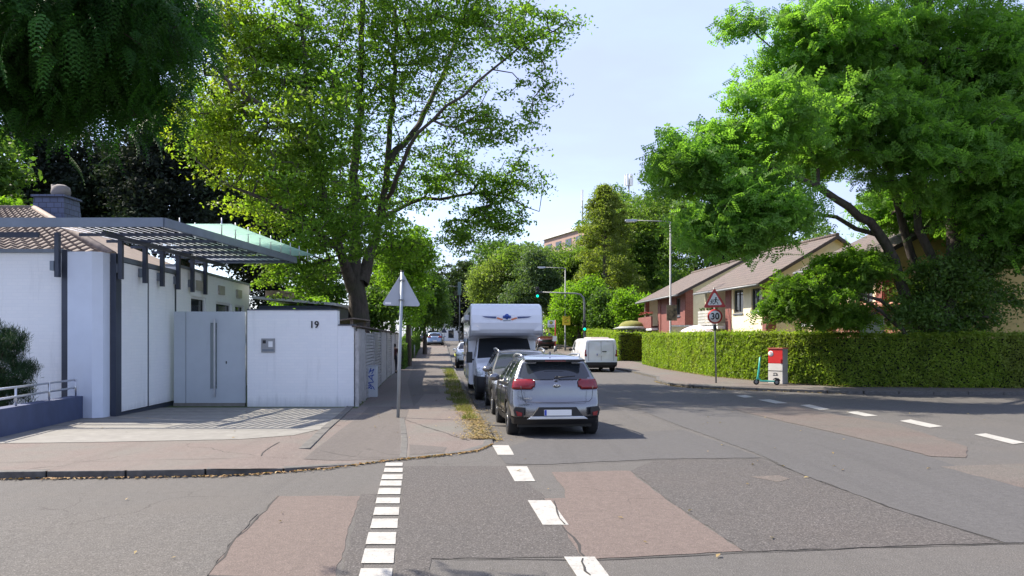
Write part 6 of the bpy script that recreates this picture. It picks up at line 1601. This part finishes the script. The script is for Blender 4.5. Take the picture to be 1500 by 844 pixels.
def strip2(x0, z0, x1, z1, w, y):
    dx, dz = x1 - x0, z1 - z0; L = math.hypot(dx, dz) or 1; nx, nz = -dz / L * w / 2, dx / L * w / 2
    return [(x0 + nx, y, z0 + nz), (x1 + nx, y, z1 + nz), (x1 - nx, y, z1 - nz), (x0 - nx, y, z0 - nz)]
mb = MB(); child(mb, .05, 3.155, 1.15); child(mb, -.11, 3.16, .8); mb.build('children_symbol', M['black'], tp)
mb = MB(); mb.lathe([(0, 0), (.30, 0), (.30, .01), (0, .01)], (0, -.055, 2.68), 36, 'y'); rp = mb.build('speed_plate', M['sign_red'], s3)
mb = MB(); mb.lathe([(0, 0), (.235, 0), (.235, .004), (0, .004)], (0, -.061, 2.68), 36, 'y'); mb.build('speed_field', M['sign_white'], rp)
text_mesh('30', .36, 'speed_digits', M['black'], rp, (0, -.066, 2.675), depth=.002, bold=.010, sx=.95)
mb = MB(); mb.box(-.05, .05, -.05, .05, 2.12, 2.36); mb.build('small_box', M['black'], s3)
mb = MB()
for z in (3.15, 3.6, 2.55, 2.8): mb.box(-.05, .05, -.045, .04, z, z + .03)
mb.build('clamp', M['galv'], s3)

def lamp(label, px, Y, ztop, arm, baseh=0, gr='street lamps', d=-1, r=.07, head=.75, xoff=0):
    x = wx(px, Y) + xoff; z = g(Y) + baseh; L = thing('street_lamp', label, 'street lamp', (x, Y, z), 0, gr); h = ztop - z
    mb = MB(); mb.tube([(0, 0, -.1), (0, 0, 1.0), (0, 0, 1.02), (0, 0, h)], [r * 1.3, r * 1.3, r, r * .7], 10); mb.build('pole', M['galv'], L)
    mb = MB(); mb.tube([(0, 0, h - .02), (d * .3, 0, h + .02), (d * arm, 0, h + .08)], .035, 8); mb.build('arm', M['galv'], L)
    mb = MB(); x0 = d * arm; mb.hexa([(x0 - d * .0, -.12, h + .0), (x0 + d * head, -.12, h + .04), (x0 + d * head, .12, h + .04), (x0, .12, h)], [(x0, -.09, h + .15), (x0 + d * head * .95, -.07, h + .14), (x0 + d * head * .95, .07, h + .14), (x0, .09, h + .15)])
    hd = mb.build('lamp_head', simple('lamp housing', (.40, .42, .44), .4, .4), L, .02)
    mb = MB(); mb.box(x0 + d * .12, x0 + d * (head - .08), -.09, .09, h - .02, h + .012); mb.build('lamp_glass', M['sign_white'], hd); return L
l1 = lamp('tall street lamp with a long arm rising out of the right hedge', 982, 47, wz(325, 47), 2.1)
bx1 = thing('advert_board', 'small dark poster board strapped to the tall lamp pole above the hedge', 'sign', (wx(984, 46.85), 46.85, 0))
mb = MB(); mb.box(-.32, .32, -.04, 0, 3.0, 3.98); mb.build('board', simple('poster', (.12, .10, .06), .6, var=.9, scale=4), bx1); mb = MB(); mb.box(-.08, .08, 0, .1, 3.2, 3.24); mb.box(-.08, .08, 0, .1, 3.7, 3.74); mb.build('clamp', M['galv'], bx1)
l2 = lamp('street lamp with a yellow sign on its pole beside the far hedge', 828, 72, wz(393, 72), 1.9)
ys = thing('route_sign', 'square yellow sign on the pole of the far lamp', 'sign', (wx(829.5, 71.8), 71.8, 0)); mb = MB(); mb.box(-.38, .38, -.03, 0, wz(476.5, 72), wz(463, 72)); p_ = mb.build('plate', M['sign_yellow'], ys)
mb = MB(); zc = wz(468, 72); mb.prism(strip2(-.15, zc - .1, .12, zc + .12, .07, -.036), (0, .004, 0)); mb.box(-.2, .2, -.036, -.032, zc - .32, zc - .26); mb.build('sign_text', simple('brown print', (.3, .16, .02), .6), p_)
mb = MB(); mb.box(-.05, .05, 0, .12, zc, zc + .04); mb.build('clamp', M['galv'], ys)
lamp('distant street lamp above the middle of the motorhome', 775, 100, wz(419, 100), 1.8, head=.7)
lamp('most distant street lamp above the left part of the motorhome', 745, 125, wz(435, 125), 2.0, head=.7)
lamp('grey lamp post close to the left hedge far down the pavement', 602.5, 62, wz(400, 62), .9, .1, d=1)

def sig_head(mb_par, x, y, z, green=True):
    mb = MB(); mb.box(x - .13, x + .13, y - .08, y + .12, z, z + .85); hd = mb.build('signal_head', M['black'], mb_par, .02)
    for k, m_ in enumerate(('green', 'off', 'off')):
        mb = MB(); mb.lathe([(0, -.0), (.095, 0), (.095, -.01), (0, -.02)], (x, y - .082, z + .15 + k * .27), 16, 'y'); mb.build('lens', M['lamp_green'] if m_ == 'green' else M['dark_metal'], hd)
        mb = MB(); zc = z + .15 + k * .27; mb.tube([(x + .11 * math.cos(a), y - .17, zc + .11 * math.sin(a)) for a in np.linspace(0, math.pi, 8)], .012, 5); mb.build('visor', M['black'], hd)
    return hd
M['lamp_green'] = emis('green signal light', (.0, .7, .35), 1.0)
Yt = 58; xt = wx(856, Yt); z0 = g(Yt) + .08
tl = thing('traffic_light', 'traffic light on a curved mast arm with green signals, behind the white delivery van', 'traffic light', (xt, Yt, z0))
hz = wz(430, Yt) - z0
mb = MB(); mb.tube([(0, 0, -.1), (0, 0, hz - .8), (-.06, 0, hz - .35), (-.3, 0, hz - .08), (-.7, 0, hz), (-3.55, 0, hz + .1)], [.09, .08, .07, .065, .06, .045], 10); mb.build('mast', M['galv'], tl)
sig_head(tl, -3.62, -.0, hz - .35); sig_head(tl, .0, -.2, wz(487, Yt) - z0 + .1)
Yt2 = 66; xt2 = wx(673, Yt2); t2 = thing('traffic_light', 'grey traffic signal with a short arm over the pavement, above the far parked cars', 'traffic light', (xt2, Yt2, g(Yt2)))
hh = wz(420, Yt2) - g(Yt2)
mb = MB(); mb.tube([(0, 0, -.1), (0, 0, hh), (-1.1, 0, hh + .05)], .05, 8); mb.build('mast', M['galv'], t2); mb = MB(); mb.box(-.14, .14, -.15, .1, hh - .75, hh + .4); mb.build('signal_head', simple('green grey housing', (.12, .18, .17), .5), t2, .02)
# bus stop post
Yb_ = 71; bs = thing('bus_stop', 'bus stop post with white panels and a red pole left of the yellow sign', 'bus stop', (wx(813.5, Yb_), Yb_, g(Yb_) + .08)); zt = wz(469, Yb_) - g(Yb_) - .08
mb = MB(); mb.tube([(0, 0, 0), (0, 0, zt)], .05, 8); mb.build('pole', M['sign_red'], bs)
mb = MB(); mb.box(-.72, -.06, -.03, .03, zt - .68, zt - .02); pl = mb.build('stop_panel', M['sign_white'], bs)
mb = MB(); mb.lathe([(0, 0), (.17, 0), (.17, .006), (0, .006)], (-.4, -.04, zt - .24), 16, 'y'); mb.build('stop_disc', simple('stop green', (.25, .42, .1), .5), pl)
text_mesh('H', .22, 'stop_letter', M['sign_yellow'], pl, (-.4, -.045, zt - .24), depth=.002, bold=.01)
mb = MB(); mb.box(-.66, -.12, -.036, -.031, zt - .60, zt - .52); mb.build('panel_text', M['dark_steel'], pl)
mb = MB(); mb.box(-.24, .14, -.06, -.02, zt - 2.0, zt - 1.5); mb.build('timetable', M['sign_white'], bs)
mb = MB(); mb.cyl((0, 0, -.05), .16, .55, n=14, r2=.13); mb.build('foot', M['galv'], bs)
# distant warning triangle from behind
Y = 80; ft = thing('road_sign', 'small dark triangular sign seen from behind in front of the far white house', 'road sign', (wx(650.5, Y), Y, g(Y))); zt = wz(480, Y) - g(Y)
mb = MB(); mb.tube([(0, 0, 0), (0, 0, zt)], .035, 8); mb.build('post', M['galv'], ft); mb = MB(); mb.prism(tri(0, zt - .55, .66, -.05), (0, .012, 0)); mb.build('sign_plate', M['dark_steel'], ft)

# red and white cabinet
x, y = gp(1143, 563, .1)
cb = thing('utility_cabinet', 'tall utility cabinet, red above and white below, in front of the hedge', 'cabinet', (x, y + .25, g(y) + .1), R(-50))
CW, CD = .31, .2
mb = MB(); mb.box(-CW, CW, -CD + .015, CD, .0, 1.40); mb.build('housing', simple('grey cabinet side', (.30, .29, .28), .7, var=.15), cb, .008)
mb = MB(); mb.box(-CW, CW, -CD - .005, -CD + .012, .82, 1.38); rd = mb.build('upper_door', simple('cabinet red', (.55, .025, .025), .45, var=.06), cb, .004)
mb = MB(); mb.box(-CW, CW, -CD - .005, -CD + .012, .02, .81); wd = mb.build('lower_door', simple('cabinet white', (.62, .60, .57), .55, var=.08, grime=(.45, .42, .38)), cb, .004)
mb = MB(); mb.box(-CW - .02, CW + .02, -CD - .03, CD + .02, 1.40, 1.435); mb.build('lid', simple('cabinet lid', (.5, .14, .10), .5), cb)
mb = MB(); mb.box(CW - .09, CW - .05, -CD - .03, -CD - .006, .84, 1.0); mb.build('latch', M['sign_red'], rd)
mb = MB(); mb.lathe([(0, 0), (.11, 0), (.11, .004), (0, .004)], (-CW + .12, -CD - .012, 1.2), 20, 'y'); bd = mb.build('round_badge', M['sign_white'], rd)
text_mesh('9', .17, 'badge_digit', M['sign_red'], bd, (-CW + .12, -CD - .015, 1.2), depth=.001, bold=.006)
mb = MB(); mb.box(-CW, CW, -CD - .009, -CD - .006, .51, .535); mb.build('door_gap', M['dark_metal'], wd)
mb = MB(); 
for (a, b, c, d) in ((-.08, .42, .0, .44), (.0, .44, .10, .40), (-.1, .34, .12, .36), (-.06, .40, -.04, .33), (.05, .42, .08, .33)): mb.prism(strip2(a, b, c, d, .025, -CD - .0095), (0, .003, 0))
mb.build('graffiti', M['dark_metal'], wd)
mb = MB(); mb.box(-CW - .01, CW + .01, -CD, CD + .01, -.1, .018); mb.build('plinth', M['galv'], cb)
# teal e-scooter
x, y = gp(1122, 564, .1)
sc = thing('electric_scooter', 'teal rental kick scooter parked beside the red and white cabinet', 'scooter', (x, y, g(y) + .1), R(-22))
teal = simple('teal paint', (.05, .42, .34), .4)
for xx in (-.36, .40):
    mb = MB(); mb.tube([(xx + .085 * math.cos(a), 0, .115 + .085 * math.sin(a)) for a in np.linspace(0, 2 * math.pi, 19)], .03, 8, False); w_ = mb.build('wheel', M['rubber'], sc)
    mb = MB(); mb.cyl((xx, -.03, .115), .06, .06, 'y', 12); mb.build('hub', M['galv'], w_)
mb = MB(); mb.hexa([(-.2, -.08, .12), (.32, -.08, .12), (.32, .08, .12), (-.2, .08, .12)], [(-.24, -.08, .18), (.32, -.08, .18), (.32, .08, .18), (-.24, .08, .18)]); mb.build('deck', teal, sc, .01)
mb = MB(); mb.tube([(-.36, 0, .14), (-.30, 0, .30), (-.26, 0, .62), (-.22, 0, 1.08)], [.03, .038, .038, .03], 8); mb.bar((-.30, 0, .28), (-.18, 0, .16), .05, .05); mb.build('stem', teal, sc)
mb = MB(); mb.tube([(-.16, -.23, 1.10), (-.21, -.1, 1.12), (-.21, .1, 1.12), (-.16, .23, 1.10)], .016, 8); mb.build('handlebar', M['black'], sc)
mb = MB(); mb.tube([(.26, 0, .22), (.36, 0, .26), (.46, 0, .24), (.52, 0, .17)], [.02, .035, .035, .02], 6); mb.build('mudguard', M['black'], sc)
# grey cabinet with blue tag
x, y = gp(544, 582, .1)
gb = thing('utility_box', 'narrow pale grey utility box with blue graffiti, standing against the fence', 'cabinet', (x, y + .1, g(y) + .06), R(2))
mb = MB(); mb.box(-.155, .155, 0, .28, 0, 1.04); mb.build('housing', simple('pale grey box', (.50, .54, .56), .6, var=.08), gb, .01)
mb = MB(); mb.box(-.17, .17, -.015, .295, 1.04, 1.065); mb.build('lid', M['sign_back'], gb)
mb = MB()
for st in ([(-.10, .80), (-.03, .98), (-.05, .86), (.07, .95), (-.01, .78)], [(-.13, .70), (.07, .76), (-.0, .72), (-.0, .60), (-.12, .72)], [(-.0, .62), (.05, .52), (-.13, .50), (-.02, .42), (-.13, .30), (-.11, .42), (.03, .38), (.08, .28)], [(-.08, .34), (.0, .30), (-.01, .36)]):
    for (a, b), (c, d) in zip(st, st[1:]): mb.prism(strip2(a, b, c, d, .026, -.004), (0, .003, 0))
mb.build('graffiti', simple('blue spray paint', (.02, .07, .35), .6), gb)
for o_, hh_ in ((-.16, .9),):
    bp_ = thing('bollard', 'pale grey bollard beside the far lamp post on the left pavement', 'bollard', (wx(607, 60), 60, g(60) + .1)); mb = MB(); mb.cyl((0, 0, 0), .06, 1.0, n=10); mb.cyl((0, 0, 1.0), .065, .06, n=10, r2=.03); mb.build('shaft', M['galv'], bp_)

# ---------------------------------------------------------------- person walking in the fence shade
def person(label, loc, rz, H=1.55):
    t = thing('person', label, 'person', loc, rz); s = H / 1.75
    J = {'pel': (0, 0, .92), 'sp': (0, .01, 1.12), 'ch': (0, 0, 1.35), 'nk': (0, .01, 1.49), 'hd': (0, .03, 1.60), 'tp': (0, .03, 1.70),
         'hl': (-.09, 0, .90), 'kl': (-.10, .12, .50), 'al': (-.10, -.02, .09), 'fl': (-.10, .12, .04),
         'hr': (.09, 0, .90), 'kr': (.10, -.02, .49), 'ar': (.10, -.26, .13), 'fr': (.10, -.16, .03),
         'sl': (-.17, 0, 1.41), 'el': (-.22, -.10, 1.14), 'wl': (-.22, .02, .90), 'gl': (-.21, .06, .80),
         'sr': (.17, 0, 1.41), 'er': (.22, .04, 1.14), 'wr': (.22, .18, .93), 'gr': (.21, .22, .84)}
    Rd = {'pel': .14, 'sp': .125, 'ch': .145, 'nk': .055, 'hd': .085, 'tp': .06, 'hl': .09, 'kl': .058, 'al': .038, 'fl': .036, 'hr': .09, 'kr': .058, 'ar': .038, 'fr': .036,
          'sl': .06, 'el': .042, 'wl': .03, 'gl': .034, 'sr': .06, 'er': .042, 'wr': .03, 'gr': .034}
    E = [('pel', 'sp'), ('sp', 'ch'), ('ch', 'nk'), ('nk', 'hd'), ('hd', 'tp'), ('pel', 'hl'), ('hl', 'kl'), ('kl', 'al'), ('al', 'fl'), ('pel', 'hr'), ('hr', 'kr'), ('kr', 'ar'), ('ar', 'fr'),
         ('ch', 'sl'), ('sl', 'el'), ('el', 'wl'), ('wl', 'gl'), ('ch', 'sr'), ('sr', 'er'), ('er', 'wr'), ('wr', 'gr')]
    def skin(names, edges, root, name, mat, grow=1.0, parent=t):
        me = bpy.data.meshes.new(name); idx = {n: i for i, n in enumerate(names)}
        me.from_pydata([tuple(c * s for c in J[n]) for n in names], [(idx[a], idx[b]) for a, b in edges], []); o = link(name, me, mat, parent)
        m = o.modifiers.new('skin', 'SKIN'); m.use_smooth_shade = True
        for i, n in enumerate(names):
            sv = me.skin_vertices[0].data[i]; r = Rd[n] * s * grow; sv.radius = (r, r * (.75 if n in ('ch', 'pel', 'sp') else 1)); sv.use_root = (n == root)
        o.modifiers.new('smooth', 'SUBSURF').levels = 2; o.modifiers['smooth'].render_levels = 2
        dg = bpy.context.evaluated_depsgraph_get(); nm = bpy.data.meshes.new_from_object(o.evaluated_get(dg)); o.modifiers.clear(); o.data = nm
        return o
    skn = simple('skin', (.30, .17, .11), .6)
    b = skin(list(J), E, 'pel', 'body', skn)
    skin(['hl', 'kl', 'al', 'pel', 'hr', 'kr', 'ar', 'sp'], [('pel', 'sp'), ('pel', 'hl'), ('hl', 'kl'), ('kl', 'al'), ('pel', 'hr'), ('hr', 'kr'), ('kr', 'ar')], 'pel', 'trousers', simple('dark trousers', (.012, .014, .022), .9), 1.14)
    skin(['sp', 'ch', 'sl', 'el', 'sr', 'er', 'pel'], [('pel', 'sp'), ('sp', 'ch'), ('ch', 'sl'), ('sl', 'el'), ('ch', 'sr'), ('sr', 'er')], 'ch', 'shirt', simple('dark maroon shirt', (.05, .015, .02), .9), 1.17)
    mb = MB(); mb.lathe([(0, .12), (.05, .115), (.085, .08), (.1, .02), (.095, -.04), (.07, -.07)], (0, -.005 * s, 0), 16); mb.v = [(p[0] * s, (p[1] + .012) * s, (p[2] + 1.625) * s) for p in mb.v]; mb.build('hair', simple('dark hair', (.012, .009, .008), .8), t)
    mb = MB(); 
    for x in (-.1, .1): mb.lathe([(0, .0), (.05, 0), (.055, .05), (.03, .09), (0, .1)], (x * s, (.05 if x < 0 else -.2) * s, 0.0), 10)
    mb.v = [(p[0], p[1] * 1.0, p[2]) for p in mb.v]; mb.build('shoes', M['black'], t)
    for x in (-.03, .03):
        mb = MB(); mb.lathe([(0, 0), (.01, .003), (0, .006)], (x * s, .112 * s, 1.615 * s), 8, 'y'); mb.build('eye', M['black'], b)
    mb = MB(); mb.hexa([(-.012, .11 * s, 1.57 * s), (.012, .11 * s, 1.57 * s), (.008, .14 * s, 1.57 * s), (-.008, .14 * s, 1.57 * s)], [(-.006, .11 * s, 1.61 * s), (.006, .11 * s, 1.61 * s), (.004, .115 * s, 1.61 * s), (-.004, .115 * s, 1.61 * s)]); mb.build('nose', skn, b)
    return t
Yp = 39; person('person in dark maroon top and dark trousers walking beside the fence in shade', (wx(578, Yp), Yp, g(Yp) + .1), R(6), 1.52)
